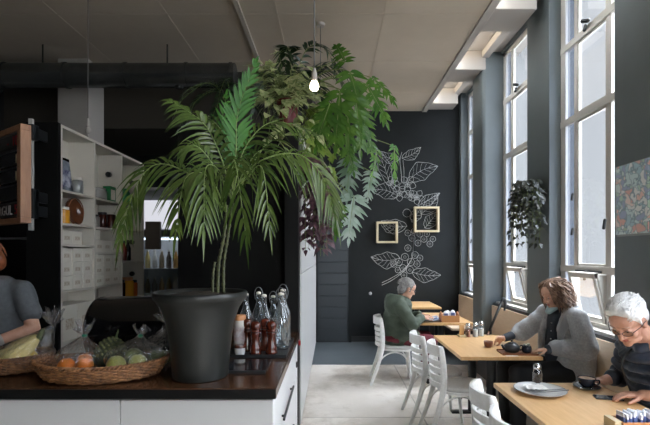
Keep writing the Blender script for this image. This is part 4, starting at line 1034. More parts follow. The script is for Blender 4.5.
b = MB(); b.lathe([(.03,0),(.03,.006),(.02,.009)], (.70,YB,.88), 14, Matrix.Rotation(PI/2,3,'X')); tag(b.build('wall_socket', M['chalk'], smooth=True), 'tiny round pale wall plate low on the dark wall left of the man', 'wall plate')

# ------------------------------------------------------------------ painting on the near pier
def art_material():
    m = bpy.data.materials.new('busy_painting'); m.use_nodes = True; nt = m.node_tree; b = nt.nodes['Principled BSDF']; b.inputs['Roughness'].default_value = .5
    tc = nt.nodes.new('ShaderNodeTexCoord'); n = nt.nodes.new('ShaderNodeTexNoise'); n.inputs['Scale'].default_value = 7; n.inputs['Detail'].default_value = 3
    nt.links.new(tc.outputs['Object'], n.inputs['Vector'])
    mx = nt.nodes.new('ShaderNodeMixRGB'); mx.inputs[0].default_value = .22; nt.links.new(tc.outputs['Object'], mx.inputs[1]); nt.links.new(n.outputs['Color'], mx.inputs[2])
    v = nt.nodes.new('ShaderNodeTexVoronoi'); v.inputs['Scale'].default_value = 21; nt.links.new(mx.outputs[0], v.inputs['Vector'])
    sp = nt.nodes.new('ShaderNodeSeparateColor'); nt.links.new(v.outputs['Color'], sp.inputs[0])
    r = nt.nodes.new('ShaderNodeValToRGB'); r.color_ramp.interpolation = 'CONSTANT'
    cols = [tuple(round(q*.62+244*.38) for q in c) for c in [(188,216,216),(226,230,226),(140,186,198),(232,184,166),(160,200,178),(236,212,202),(126,148,186),(206,226,222),(220,150,134),(156,184,156)]]
    while len(r.color_ramp.elements) < len(cols): r.color_ramp.elements.new(.5)
    for i,c in enumerate(cols): r.color_ramp.elements[i].position = i/len(cols); r.color_ramp.elements[i].color = (*lin(c),1)
    nt.links.new(sp.outputs[0], r.inputs['Fac'])
    v2 = nt.nodes.new('ShaderNodeTexVoronoi'); v2.feature = 'DISTANCE_TO_EDGE'; v2.inputs['Scale'].default_value = 21; nt.links.new(mx.outputs[0], v2.inputs['Vector'])
    lt = nt.nodes.new('ShaderNodeMath'); lt.operation = 'LESS_THAN'; lt.inputs[1].default_value = .06; nt.links.new(v2.outputs['Distance'], lt.inputs[0])
    m2 = nt.nodes.new('ShaderNodeMixRGB'); nt.links.new(lt.outputs[0], m2.inputs[0]); nt.links.new(r.outputs['Color'], m2.inputs[1]); m2.inputs[2].default_value = (*lin((150,172,180)),1)
    nt.links.new(m2.outputs[0], b.inputs['Base Color']); return m
t = thing('painting', 'unframed busy multicoloured abstract painting on the near dark pier', 'painting', (2.31,3.45,1.75))
b = MB(); b.box((2.297,3.27,1.755),(2.318,3.645,2.30)); b.build('canvas', art_material(), t, bev=.002)
b = MB(); b.box((2.3175,3.25,1.74),(2.3205,3.66,2.31)); b.build('backing_board', mat('backing', (150,154,150), .6), t)
# ------------------------------------------------------------------ palm in the big pot
LEAF_P = mat('palm_leaf', (88,106,50), .24, var=(7,(54,76,34),3), trans=.16)
LEAF_Y = mat('young_palm_leaf', (66,118,40), .42, spec=.3, var=(7,(44,92,30),3), trans=.22)
STEM = mat('palm_cane', (84,88,50), .5, var=(60,(46,50,28),2)); RACH = mat('palm_rachis', (112,134,66), .45)
SOIL = mat('potting_soil', (46,38,30), .9, bump=(60,.8)); POT = mat('pot_glaze', (34,36,34), .36, spec=.45, var=(3,(29,31,29),3))
PB = V(-.70,2.40,CT)
t = thing('palm_planter', 'tall charcoal glazed pot with a ringed palm on the counter corner', 'potted palm', PB)
PRO = [(.130,0),(.143,.003),(.145,.02),(.153,.12),(.165,.22),(.180,.30),(.202,.365),(.228,.405),(.240,.415),(.244,.43),(.244,.446),(.238,.452),(.226,.45),(.215,.43),(.20,.40)]
b = MB(); b.lathe(PRO, PB, 56, cap1=False); b.build('pot', POT, t, smooth=True, split=60)
b = MB()
n = 30; vs = [PB+V(0,0,.43)]; fs = []
for i in range(1,8):
    for k in range(n):
        a = 2*PI*k/n; r = .216*i/7; q = V(r*math.cos(a), r*math.sin(a), .425+.022*(1-(i/7)**2)+.008*mnoise.noise(V(r*60*math.cos(a),r*60*math.sin(a),0))); vs.append(PB+q)
for k in range(n): fs.append((0,1+k,1+(k+1)%n))
for i in range(6):
    for k in range(n): fs.append((1+i*n+k,1+(i+1)*n+k,1+(i+1)*n+(k+1)%n,1+i*n+(k+1)%n))
b.add(vs, fs); b.build('soil', SOIL, t, smooth=True)
def cane(pts, r):
    p = smooth_path(pts, 14); rs = [r*(1.22 if i % 4 == 0 else 1-.25*i/len(p)) for i in range(len(p))]
    b = MB(); b.tube(p, rs, 10); b.build('cane', STEM, t, smooth=True)
s0 = P(214,290,2.40); s0.z = PB.z+.44
cane([s0+V(.02,0,0), P(219,262,2.40), P(224,236,2.39), P(227,205,2.38)], .0088)
cane([s0+V(.045,.02,0), P(224,262,2.42), P(228,236,2.42), P(233,198,2.42)], .0082)
cane([s0+V(-.005,-.01,0), P(213,276,2.39), P(215,262,2.39)], .0065)
def frond(parent, ctrl, n, L, W, droop, ang, m, seed, name='frond', start=.16, fold=.25, up=V(0,0,1), rw=.0042, seg=5, even=False):
    rnd = random.Random(seed); pts = smooth_path(ctrl, 14); b = MB()
    N = len(pts); b.cur = 1; b.tube(pts, [rw*(1-.8*i/(N-1))+.0006 for i in range(N)], 6); b.cur = 0
    for i in range(n):
        u = start+(1-start)*(i+.5)/n; k = min(N-2, int(u*(N-1))); tg = (pts[k+1]-pts[k]).normalized()
        sd = tg.cross(up)
        if sd.length < .1: sd = tg.cross(V(0,1,0))
        sd.normalize(); nr = sd.cross(tg).normalized()
        v = (u-start)/(1-start); l = L*(.55+.45*math.sin(PI*min(1,v*.9+.18)))*(1 if v < .8 else 1-.45*(v-.8)/.2)
        a = ang*(1-.45*v)
        for s in (-1,1):
            if rnd.random() < .06: continue
            d = tg*math.cos(a)+sd*(s*math.sin(a))+nr*(.16+.1*rnd.uniform(-1,1))
            b.leaf(pts[k].lerp(pts[k+1], rnd.random()), d, nr, l*rnd.uniform(.88,1.1), W*rnd.uniform(.85,1.1), droop*rnd.uniform(.8,1.25), seg, fold, .62)
    tg = (pts[-1]-pts[-2]).normalized(); b.leaf(pts[-1], tg, up, L*.5, W*.8, droop, seg, fold, .6)
    return b.build(name, [m, RACH], parent, smooth=True, clean=False)
C0 = P(226,212,2.38); C1 = P(232,200,2.42)
FR = [ # control points, leaflets, length, width, droop, angle, material
 ([C1, P(222,160,2.36), P(204,124,2.32), P(172,102,2.3)], 26, .18, .0135, .6, .95, LEAF_P),
 ([C1, P(214,166,2.25), P(196,146,2.2), P(180,150,2.15)], 22, .16, .0125, .6, .95, LEAF_P),
 ([C0, P(198,180,2.3), P(160,164,2.25), P(136,186,2.22), P(120,240,2.2)], 28, .17, .0120, .75, .95, LEAF_P),
 ([C0, P(210,178,2.2), P(186,178,2.1), P(176,232,2.05)], 20, .17, .0120, .6, .9, LEAF_P),
 ([C0, P(222,176,2.15), P(206,168,2.0), P(204,228,1.95)], 20, .17, .0115, .65, .9, LEAF_P),
 ([C1, P(232,168,2.15), P(236,166,2.0), P(246,236,2.0)], 20, .17, .0115, .65, .9, LEAF_P),
 ([C1, P(256,164,2.3), P(296,154,2.3), P(322,176,2.33), P(336,218,2.35)], 28, .17, .0120, .75, .95, LEAF_P),
 ([C1, P(246,180,2.2), P(262,168,2.1), P(270,226,2.15)], 20, .165, .0115, .65, .9, LEAF_P),
 ([C1, P(248,170,2.55), P(276,140,2.6), P(300,178,2.7)], 20, .165, .0115, .6, .9, LEAF_P),
 ([C1, P(244,150,2.45), P(272,122,2.5), P(312,132,2.55)], 24, .17, .0115, .6, .95, LEAF_P),
 ([C1, P(236,150,2.45), P(238,112,2.45), P(254,66,2.5)], 24, .18, .0150, .2, .66, LEAF_Y),
 ([C1, P(232,160,2.5), P(222,130,2.6), P(226,96,2.7)], 16, .16, .0130, .2, .62, LEAF_Y),
 ([C1, P(232,158,2.45), P(218,126,2.45), P(196,112,2.5)], 18, .16, .0115, .55, .95, LEAF_P),
 ([C1, P(244,172,2.45), P(262,150,2.45), P(292,158,2.4)], 20, .16, .0115, .6, .9, LEAF_P),
]
ROLL = [(-.2,-.75,.6),(.2,-.6,.8),(0,-.9,.5),(0,-.8,.6),(.3,-.7,.6),(-.3,-.7,.6),(0,-.9,.5),(0,-.8,.6),(.1,-.6,.8),(0,-.7,.7),(.5,-.9,.1),(.4,-.9,.1),(0,-.6,.8),(0,-.7,.7)]
for i,(c,n,L,W,dr,an,m) in enumerate(FR): frond(t, c, int(n*.8), L*1.02, W*.76, dr*1.15, an, m, i, up=V(*ROLL[i]))

# ------------------------------------------------------------------ plants along the top of the partition
POTB = mat('black_planter', (26,26,26), .4); TERR = mat('oxblood_pot', (112,30,34), .35)
L_POTH = mat('pothos_leaf', (126,148,84), .35, var=(28,(204,206,156),2), trans=.25)
L_LIME = mat('lime_leaf', (122,156,60), .35, var=(20,(158,176,92),2), trans=.3)
L_DARK = mat('dark_fern', (38,64,32), .35, var=(9,(26,46,24),2), trans=.2)
L_SPLIT = mat('split_leaf', (88,126,46), .24, var=(6,(56,96,36),3), trans=.22)
L_SILV = mat('silver_leaf', (158,174,162), .3, var=(9,(118,146,122),2), trans=.2)
L_PURP = mat('purple_leaf', (104,72,78), .4, var=(30,(66,44,56),2), trans=.15)
VINE = mat('vine_stem', (110,124,66), .5)
def planter(name, label, x, y, r, h, m):
    t = thing(name, label, 'plant', (x,y,PZ)); c = (x,y,PZ)
    b = MB(); b.lathe([(r*.72,0),(r*.76,.004),(r*.96,h*.84),(r*1.05,h*.85),(r*1.06,h),(r*.97,h),(r*.94,h*.9)], c, 26, cap1=False); b.build('pot', m, t, smooth=True, split=50)
    b = MB(); b.lathe([(r*.95,h*.9),(r*.5,h*.93),(.001,h*.94)], c, 20, cap0=False, cap1=False); b.build('soil', SOIL, t, smooth=True)
    return t
def heart(b, base, d, L, rnd, W=.42, droop=.35, fold=.18):
    up = V(rnd.uniform(-.4,.4), -.55+rnd.uniform(-.3,.3), .8)
    b.leaf(base, d, up, L, L*W, droop, 5, fold, .52)
def leafy_vine(parent, pts, n, L, m, seed, name='trailing_vine', W=.42, stemr=.003, pet=.05):
    rnd = random.Random(seed); p = smooth_path(pts, 8); b = MB(); b.cur = 1; b.tube(p, stemr, 5); 
    for i in range(n):
        k = min(len(p)-2, int((i+rnd.random())/n*(len(p)-1))); q = p[k]; a = rnd.uniform(0, 2*PI)
        d = V(math.cos(a), math.sin(a)*.8-.25, rnd.uniform(-.5,.35)).normalized(); e = q+d*pet*rnd.uniform(.5,1.2)
        b.cur = 1; b.tube([q,e], .0013, 4, caps=False); b.cur = 0
        heart(b, e, (d+V(0,0,-.6)).normalized(), L*rnd.uniform(.7,1.25), rnd, W)
    return b.build(name, [m, VINE], parent, smooth=True, clean=False)
# pothos in the oxblood pot
t = planter('pothos', 'cream and green pothos in an oxblood pot atop the partition', -.41, 4.19, .10, .27, TERR); t['category'] = 'plant'
top = V(-.41,4.19,PZ+.25); rnd = random.Random(5); b = MB()
for i in range(150):
    a = rnd.uniform(0,2*PI); el = rnd.uniform(-.15,1.25); R_ = rnd.uniform(.12,.44)
    e = top+V(math.cos(a)*math.cos(el)*R_*.9-.05, math.sin(a)*math.cos(el)*R_*.7-.05, math.sin(el)*R_*.95+.02)
    b.cur = 1; b.tube([top, top.lerp(e,.6)+V(0,0,.05), e], .002, 4, caps=False); b.cur = 0
    d = V(math.cos(a), math.sin(a)-.4, rnd.uniform(-.7,.2)).normalized(); heart(b, e, d, rnd.uniform(.075,.125), rnd)
b.build('foliage', [L_POTH, VINE], t, smooth=True, clean=False)
for k,(x0,x1,zz) in enumerate(((-.36,-.22,2.42),(-.45,-.40,2.6),(-.30,-.12,2.62),(-.54,-.56,2.62))):
    leafy_vine(t, [top, V(x0,4.02,PZ+.22), V((x0+x1)/2,3.97,PZ-.02), V(x1,3.97,zz)], 16, .085, L_POTH, 20+k)
# lime trailing plant over the white edge
t = planter('trailing_vine', 'lime green trailing vine spilling down the white partition edge', -.40, 4.62, .11, .2, POTB); top = V(-.34,4.6,PZ+.2)
for k,(x,y,zz) in enumerate(((-.20,4.15,1.95),(-.14,4.25,2.2),(-.08,4.35,2.05),(-.24,4.0,2.3),(-.02,4.45,2.35),(-.12,4.1,2.5))):
    leafy_vine(t, [top, V(-.26+.03*k,4.5-.06*k,PZ+.22), V(x-.02,y,PZ-.1), V(x,y,zz)], 34, .092, L_LIME, 40+k)
# burgundy hanging plant
t = thing('purple_trailing_plant', 'dark burgundy small leaved plant hanging low on the partition edge', 'plant', (-.22,4.02,1.5))
leafy_b = []
for k in range(12):
    x = -.235+.028*(k % 5)+.008*k; y = 3.98+.05*(k % 3)
    leafy_vine(t, [V(-.26,4.05,PZ-.25), V(x-.02,y,2.35), V(x,y,2.1), V(x+.015*math.sin(k),y-.02,1.58+.07*(k*5 % 4))], 70, .056, L_PURP, 60+k, 'trailing_stem', .40, .0022, .035)
# fern on the left
t = planter('fern', 'dark feathery fern at the back left of the partition top', -1.02, 4.62, .12, .22, POTB); top = V(-1.02,4.62,PZ+.22)
for k in range(13):
    a = 2*PI*k/13+.2; r = .38+.1*(k % 3)
    frond(t, [top, top+V(math.cos(a)*r*.4, math.sin(a)*r*.35, .30+.06*(k % 2)), top+V(math.cos(a)*r, math.sin(a)*r*.7, .20), top+V(math.cos(a)*r*1.25, math.sin(a)*r*.9, -.02)], 22, .085, .010, .3, 1.1, L_DARK, 90+k, start=.1, rw=.003, seg=3)
# dark palm behind the bulb
t = planter('parlour_palm', 'dark arching palm behind the lit bulb on the partition', -.44, 5.0, .13, .26, POTB); top = V(-.44,5.0,PZ+.26)
for k,(a,h,r) in enumerate(((.1,.62,.62),(.9,.55,.5),(-.5,.5,.55),(2.5,.62,.45),(3.4,.5,.5),(4.6,.7,.35),(-1.2,.45,.5),(5.5,.72,.55))):
    frond(t, [top, top+V(math.cos(a)*r*.3, math.sin(a)*r*.3, h), top+V(math.cos(a)*r*.9, math.sin(a)*r*.8, h*1.05), top+V(math.cos(a)*r*1.35, math.sin(a)*r*1.1, h*.45)], 20, .2, .016, .45, .95, L_DARK, 110+k, start=.25)
# split leaf philodendron
t = planter('split_leaf_philodendron', 'glossy split leaf philodendron arching over the aisle from the partition', -.36, 4.36, .14, .26, POTB); top = V(-.36,4.36,PZ+.25)
def split_leaf(b, base, d, nr, L, seed):
    """deeply lobed blade: midrib with broad tapering lobes"""
    rnd = random.Random(seed); d = Vector(d).normalized(); sd = d.cross(nr); sd.normalize(); nr = sd.cross(d).normalized(); nl = 8
    pts = [base+d*(L*k/12)+V(0,0,-.22*L*(k/12)**2) for k in range(13)]
    b.cur = 1; b.tube(pts, [.004*(1-.8*k/12) for k in range(13)], 5); b.cur = 0
    vs = []; fs = []
    for k in range(13):
        w = L*.085*math.sin(PI*(k/12*.94+.05)); vs += [pts[k]-sd*w+nr*w*.2, pts[k], pts[k]+sd*w+nr*w*.2]
    for k in range(12): a = 3*k; fs += [(a,a+1,a+4,a+3),(a+1,a+2,a+5,a+4)]
    b.add(vs, fs)
    for i in range(nl):
        u = .02+.86*i/(nl-1); q = pts[int(u*12)]; l = L*(.50-.30*u)*(1 if i else .8)
        for s in (-1,1):
            an = 1.65-.95*u; dd = d*math.cos(an)+sd*(s*math.sin(an))
            b.leaf(q, dd, nr, l*rnd.uniform(.9,1.1), L*.058*rnd.uniform(.9,1.15), .35, 5, .18, .75)
    b.leaf(pts[-1]-d*L*.1, (pts[-1]-pts[-2]), nr, L*.24, L*.05, .2, 4, .15, .7)
def petiole_leaf(parent, ctrl, d, nr, L, m, seed, name='leaf'):
    p = bez(ctrl, 16); b = MB(); b.cur = 1; b.tube(p, [.0065-.003*i/16 for i in range(17)], 7); split_leaf(b, p[-1], d, Vector(nr), L, seed)
    return b.build(name, [m, VINE], parent, smooth=True, clean=False)
for k,(px,py,dd,d,nr,L) in enumerate([
   (350,72,4.15,(.25,-.1,-.85),(.25,-1,.35),.40),(366,84,4.2,(.55,.0,-.8),(.3,-1,.4),.36),(340,92,4.0,(-.1,-.1,-1),(-.2,-1,.25),.42),
   (356,100,4.05,(.1,-.05,-1),(.2,-1,.3),.40),(372,78,4.35,(.75,0,-.6),(.2,-.8,.7),.30),(345,62,4.3,(-.2,.1,.55),(-.4,-1,.3),.26),
   (330,104,4.0,(-.35,-.1,-.9),(-.2,-1,.2),.36),(360,112,4.25,(.35,0,-.95),(.4,-1,.2),.34),(348,118,4.0,(0,-.1,-1),(0,-1,.2),.30)]):
    e = P(px,py,dd); petiole_leaf(t, [top, top+V(.08,-.03,.28), e.lerp(top,.35)+V(0,0,.22), e], d, nr, L, L_SPLIT, 200+k)
for k,(px,py,dd,d,nr,L,m) in enumerate([
   (350,160,4.1,(-.1,0,-1),(-.3,-1,.1),.30,L_SILV),(354,196,4.1,(-.15,0,-1),(.2,-1,.1),.34,L_SILV),(377,150,4.3,(-.2,0,-1),(.7,-.6,.2),.24,L_SPLIT),
   (394,146,4.35,(.02,0,-1),(.8,-.5,.2),.28,L_SPLIT),(338,205,4.0,(-.1,0,-1),(-.3,-1,.1),.24,L_SPLIT),(345,140,4.05,(.3,0,-.9),(.1,-1,.1),.26,L_SPLIT),(372,172,4.3,(-.2,0,-1),(.1,-1,.1),.22,L_SILV)]):
    e = P(px,py,dd); petiole_leaf(t, [top, top+V(.12,-.08,.12), V(top.x+.16,dd,e.z+.25), e.lerp(V(top.x+.15,dd,e.z),.4)+V(0,0,.12), e], d, nr, L, m, 230+k, 'hanging_leaf')
# ------------------------------------------------------------------ dark plant on the pier between the windows
t = thing('wall_plant', 'dark small leaved trailing plant hung on the pier between windows', 'plant', (2.24,5.0,1.6))
L_OLIVE = mat('olive_leaf', (56,58,48), .4, var=(30,(40,43,37),2), trans=.1)
b = MB(); b.lathe([(.05,0),(.07,.01),(.085,.14),(.08,.15)], (2.225,4.98,2.18), 18); b.build('wall_pot', M['black'], t, smooth=True, split=50)
b = MB(); b.box((2.28,4.95,2.2),(2.325,5.01,2.32)); b.build('hook_plate', M['black'], t)
for k in range(22):
    a = 2*PI*k/22; r0 = .13+.05*(k % 3); x = 2.20+.11*math.cos(a)-.05; y = 4.98+r0*math.sin(a)*1.15; z = 1.66+.11*(k*7 % 5)
    leafy_vine(t, [V(2.225,4.98,2.3), V(2.2+.08*math.cos(a)-.03,4.98+.12*math.sin(a),2.40-.05*(k%2)), V(x,y,2.18), V(x-.01,y+.015*math.sin(k),z)], 44, .048, L_OLIVE, 300+k, 'trailing_stem', .40, .002, .04)
# ------------------------------------------------------------------ people
SKIN = mat('skin', (208,164,140), .5, var=(18,(198,150,126),3)); LIP = mat('lips', (176,104,94), .45)
SKIN2 = mat('skin_ruddy', (198,152,130), .5, var=(16,(186,136,114),3))
EYE_W = mat('eye_white', (220,214,208), .2); IRIS = mat('iris', (44,34,28), .1)
def head(b, C, f, s=1.0, tilt=0):
    """head with brow, nose, lips, jaw and ears; returns the local-to-world map"""
    f = Vector(f).normalized(); r = f.cross(V(0,0,1)).normalized(); u = r.cross(f).normalized()
    if tilt: q = Matrix.Rotation(tilt, 3, f); r = q@r; u = q@u
    R = Matrix((r,f,u)).transposed(); C = Vector(C)
    L = lambda x,y,z: C+R@(V(x,y,z)*s)
    e = lambda x,y,z,rx,ry,rz,n=18: b.ell(L(x,y,z), (rx*s,ry*s,rz*s), R, n, 12)
    c = lambda p,q,a,d: b.cap(L(*p), L(*q), a*s, d*s, 10)
    e(0,-.012,.034,.076,.096,.086,24); e(0,.018,-.03,.064,.072,.082,22); e(0,.040,.045,.062,.055,.055)
    e(0,.032,-.078,.052,.052,.040); e(0,.068,-.100,.024,.022,.019); e(-.03,.03,-.088,.026,.04,.024); e(.03,.03,-.088,.026,.04,.024)
    for x in (-1,1):
        e(x*.040,.055,-.028,.024,.026,.024,12); c((x*.012,.089,.024),(x*.046,.074,.026),.0085,.007)
        e(x*.031,.071,.002,.015,.012,.012,12); e(x*.014,.090,-.036,.010,.012,.009,10)
        e(x*.078,-.012,-.012,.009,.021,.033,12); e(x*.080,-.010,-.036,.006,.009,.012,10); c((x*.078,-.022,.008),(x*.083,-.024,-.012),.007,.007)
    c((0,.086,.014),(0,.104,-.022),.008,.0105); e(0,.106,-.033,.0115,.013,.0105,12)
    c((-.019,.080,-.060),(.019,.080,-.060),.006,.006); e(0,.085,-.0585,.014,.008,.006,12); e(0,.084,-.068,.018,.008,.0065,12); e(0,.072,-.082,.022,.014,.01,12)
    return L, R
def eyes_closed(L, s, parent, lashes=True):
    for x in (-1,1):
        b = MB(); b.ell(L(x*.031,.0712,.002), (.0115*s,.0115*s,.0115*s), None, 12, 8); e = b.build('eye', EYE_W, parent, smooth=True)
        b = MB(); b.ell(L(x*.031,.0800,-.002), (.0052*s,.0052*s,.0052*s), None, 10, 6); b.build('iris', IRIS, e, smooth=True)
def hand(b, W_, d, pn, curl, side, sc=1.0, spread=.06, thumb_out=.75):
    """wrist, direction to the knuckles, palm normal (palm side), per-joint curl, side +1/-1 for the thumb"""
    d = Vector(d).normalized(); pn = Vector(pn); pn = (pn-d*pn.dot(d)).normalized(); ac = d.cross(pn).normalized()*side; W_ = Vector(W_)
    for o_,w in ((-.026,.013),(-.009,.0135),(.009,.0135),(.026,.013)):
        b.cap(W_+ac*(o_*.72*sc), W_+d*(.082*sc)+ac*(o_*sc), .0135*sc, w*.86*sc, 10)
    b.ell(W_+d*(.045*sc)+pn*(.004*sc), (.035*sc,.035*sc,.014*sc), Matrix((d,ac,pn)).transposed(), 12, 8)
    ln = (.058,.070,.078,.070)
    for i,o_ in enumerate((-.028,-.0095,.0095,.0275)):
        p = W_+d*(.080*sc)+ac*(o_*sc); dd = (d+ac*(o_*spread*25*.3)).normalized(); l = ln[i]*sc; rr = (.0076,.0083,.0086,.0083)[i]*sc
        for k,(fr,c) in enumerate(((.46,curl[0]),(.30,curl[1]),(.24,curl[2]))):
            dd = (dd*math.cos(c)+pn*math.sin(c)).normalized(); q = p+dd*(l*fr); b.cap(p, q, rr, rr*.92, 8); p = q; rr *= .92
            pn2 = pn
    t0 = W_+d*(.020*sc)+ac*(.024*sc); td = (d*.75+ac*thumb_out+pn*.35).normalized(); t1 = t0+td*(.042*sc); td2 = (td+d*.7).normalized(); t2 = t1+td2*(.030*sc); t3 = t2+(td2+d*.3+pn*.2).normalized()*(.022*sc)
    b.cap(t0,t1,.0145*sc,.0105*sc,8); b.cap(t1,t2,.0105*sc,.0095*sc,8); b.cap(t2,t3,.0095*sc,.008*sc,8)
def strands(spec, m, name, parent, n=6):
    b = MB()
    for pts, r in spec:
        p = smooth_path(pts, 4); N = len(p); b.tube(p, [r*(1-.75*(i/(N-1))**2) for i in range(N)], n)
    return b.build(name, m, parent, smooth=True, clean=False)
def face_pick(L, s):
    lip = L(0,.09,-.063)
    def pick(c, n): 
        return 1 if (c-lip).length < .020*s and abs((c-lip).dot((L(0,0,1)-L(0,0,0))/s)) < .009*s else 0
    return pick
def puffy(b, a, c, ra, rb, step=.055, sq=(1,1), up=V(0,1,0)):
    """a quilted tube: a row of fat rings along a limb or trunk"""
    a, c = Vector(a), Vector(c); d = c-a; n = max(2, round(d.length/step)); dn, s_, u_ = basis(d, up)
    R = Matrix((s_, u_, dn)).transposed()
    for i in range(n):
        t = (i+.5)/n; r = ra+(rb-ra)*t; b.ell(a+d*t, (r*sq[0], r*sq[1], d.length/n*.66), R, 26, 10)

# ---------- woman in the grey coat
def woman():
    t = thing('person', 'person with wavy brown hair in a grey wool coat holding a tea bowl', 'person', (2.08,4.0,.458))
    HC = V(1.955,3.97,1.245); hf = V(-.95,-.18,-.40)
    nk = V(2.03,4.0,1.12)
    b = MB(); L, R = head(b, HC, hf, 1.0)
    b.cap(nk, HC+V(.02,.0,-.05), .058, .052); b.cap(V(2.05,4.0,1.03), nk, .10, .065)
    shn, shf = V(2.075,3.80,1.045), V(2.0,4.19,1.045)
    eln, elf = V(2.085,3.715,.815), V(1.80,4.27,.86)
    wrn, wrf = V(1.815,3.80,.795), V(1.60,4.20,.812)
    b.chain([nk+V(0,0,-.08), shn, eln, wrn], [.06,.052,.042,.028]); b.chain([nk+V(0,0,-.08), shf, elf, wrf], [.06,.052,.042,.028])
    b.chain([V(2.05,4.0,1.0), V(2.07,4.0,.78), V(2.09,4.0,.56)], [.11,.11,.13])
    for y0,y1 in ((3.90,3.88),(4.11,4.14)): b.chain([V(2.06,y0,.56), V(1.62,y1,.55), V(1.60,y1,.10), V(1.50,y1,.06)], [.085,.062,.04,.035])
    hand(b, wrn, V(-1,.12,-.16), V(0,0,-1), (.25,.35,.3), 1, .95)
    hand(b, wrf, V(-1,-.36,-.05), V(.1,-.85,-.4), (.45,.55,.45), -1, .95)
    body = bake(b, .0048, 3, .45, [SKIN, LIP], face_pick(L,1)); place('body', body, t)
    eyes_closed(L, 1, t)
    # dark shirt and trousers
    NV = mat('navy_shirt', (40,46,56), .75)
    b = MB(); b.chain([V(2.045,3.99,1.03), V(2.05,3.99,.80), V(2.07,4.0,.58)], [.125,.145,.16], 20); b.cap(V(2.04,3.99,1.08), V(2.045,3.99,1.02), .085, .12)
    sh = place('shirt', bake(b, .012, 3, .5, [NV], wrinkle=(.006,9,(1,1,.6))), t)
    b = MB()
    for z in (1.0,.93,.86,.79): b.ell((1.915-.018*(1-z)*3,3.925,z), .0065, None, 8, 6)
    b.build('shirt_button', mat('button', (190,190,186), .3), sh, smooth=True)
    BL = mat('black_trouser', (24,25,28), .8)
    b = MB(); b.ell((2.07,4.0,.58),(.18,.20,.118))
    for y0,y1 in ((3.90,3.87),(4.11,4.14)): b.chain([V(2.06,y0,.58), V(1.60,y1,.575), V(1.60,y1+.0,.12)], [.105,.08,.065], 16)
    place('trousers', bake(b, .014, 3, .5, [BL], wrinkle=(.006,10,(1,1,1))), t)
    b = MB()
    for y in (3.87,4.14): b.cap(V(1.62,y,.05),(1.48,y,.04),.045,.035); 
    b.cur = 0; place('shoes', bake(b, .01, 2, .5, [BL]), t)
    # cuffs of the shirt showing at the wrists
    b = MB(); b.cap(wrn+V(.055,.0,.004), wrn+V(.012,.0,.0), .043, .039); place('shirt_cuff', bake(b, .006, 2, .5, [NV]), t); b = MB(); b.cap(wrf+V(.085,.03,.02), wrf+V(.02,.008,.004), .042, .037)
    place('shirt_cuff', bake(b, .006, 2, .5, [NV]), t)
    # coat
    WOOL = mat('grey_wool', (176,178,180), .9, var=(60,(156,158,160),3), sheen=.2)
    b = MB()
    b.chain([V(2.085,3.99,1.02), V(2.10,3.99,.80), V(2.085,3.99,.635)], [.145,.16,.165], 22)
    b.chain([V(2.06,3.90,1.06), shn+V(.015,0,.0), eln+V(.02,0,0), wrn+V(.085,.005,.012)], [.085,.088,.086,.060], 18)
    b.chain([V(2.04,4.08,1.06), shf, elf+V(0,0,.005), wrf+V(.14,.05,.03)], [.085,.086,.080,.060], 18)
    b.chain([V(2.03,3.89,1.03), V(2.03,3.89,.85), V(2.03,3.88,.62), V(2.07,3.87,.55)], [.06,.07,.075,.07], 16)   # near front panel
    b.chain([V(1.985,4.13,1.02), V(1.98,4.14,.85), V(1.99,4.15,.62)], [.06,.07,.08], 16)
    b.chain([V(2.14,3.82,.72), V(2.14,3.80,.56)], [.11,.085], 14)
    b.chain([V(2.12,3.90,1.105), V(2.13,4.0,1.12), V(2.09,4.09,1.105)], [.05,.052,.05], 12)      # collar
    b.chain([V(2.10,3.88,1.10), V(1.995,3.885,1.03), V(1.965,3.90,.93)], [.042,.034,.022], 12)    # lapels
    b.chain([V(2.07,4.09,1.10), V(1.965,4.07,1.03), V(1.945,4.06,.94)], [.042,.034,.022], 12)
    ct = place('coat', bake(b, .010, 2, .5, [WOOL], wrinkle=(.020,6.5,(1,1,.75))), t)
    WL = mat('wool_lapel', (160,162,165), .9, sheen=.2)
    b = MB(); b.chain([V(2.115,3.885,1.135), V(2.01,3.845,1.05), V(1.952,3.835,.93), V(1.945,3.85,.78)], [.03,.040,.034,.012], 12, flat=.5, up=V(-.3,-1,.2)); place('lapel', bake(b, .007, 1, .4, [WL]), ct)
    b = MB(); b.chain([V(2.09,4.10,1.13), V(1.955,4.09,1.04), V(1.915,4.09,.93), V(1.93,4.09,.80)], [.03,.036,.03,.012], 12, flat=.5, up=V(-1,-.2,.2)); place('lapel', bake(b, .007, 1, .4, [WL]), ct)
    b = MB(); b.cap(wrn+V(.085,.0,.012), wrn+V(.075,-.001,.011), .070, .068); place('sleeve_hem', bake(b, .007, 1, .4, [WL]), ct)
    # mask pulled under the chin
    b = MB(); b.chain([L(-.055,.055,-.105),L(0,.10,-.118),L(.055,.055,-.105)], [.014,.030,.014], 12, flat=1); place('face_mask', bake(b, .006, 2, .5, [mat('mask_blue', (176,206,214), .7)]), t)
    # hair: a cap and long wavy locks
    HAIR = mat('brown_hair', (96,70,55), .42, var=(30,(164,134,112),3), stretch=(1,1,.3))
    b = MB(); b.ell(L(0,-.024,.046), (.088,.104,.088), R, 22, 14); b.ell(L(0,-.062,-.03), (.086,.070,.10), R, 20, 12)
    for x in (-1,1): b.cap(L(x*.078,.02,.04), L(x*.088,-.01,-.10), .026, .030)
    hm = place('hair', bake(b, .008, 2, .5, [HAIR], wrinkle=(.007,26,(1,1,.4))), t)
    rnd = random.Random(3); sp = []
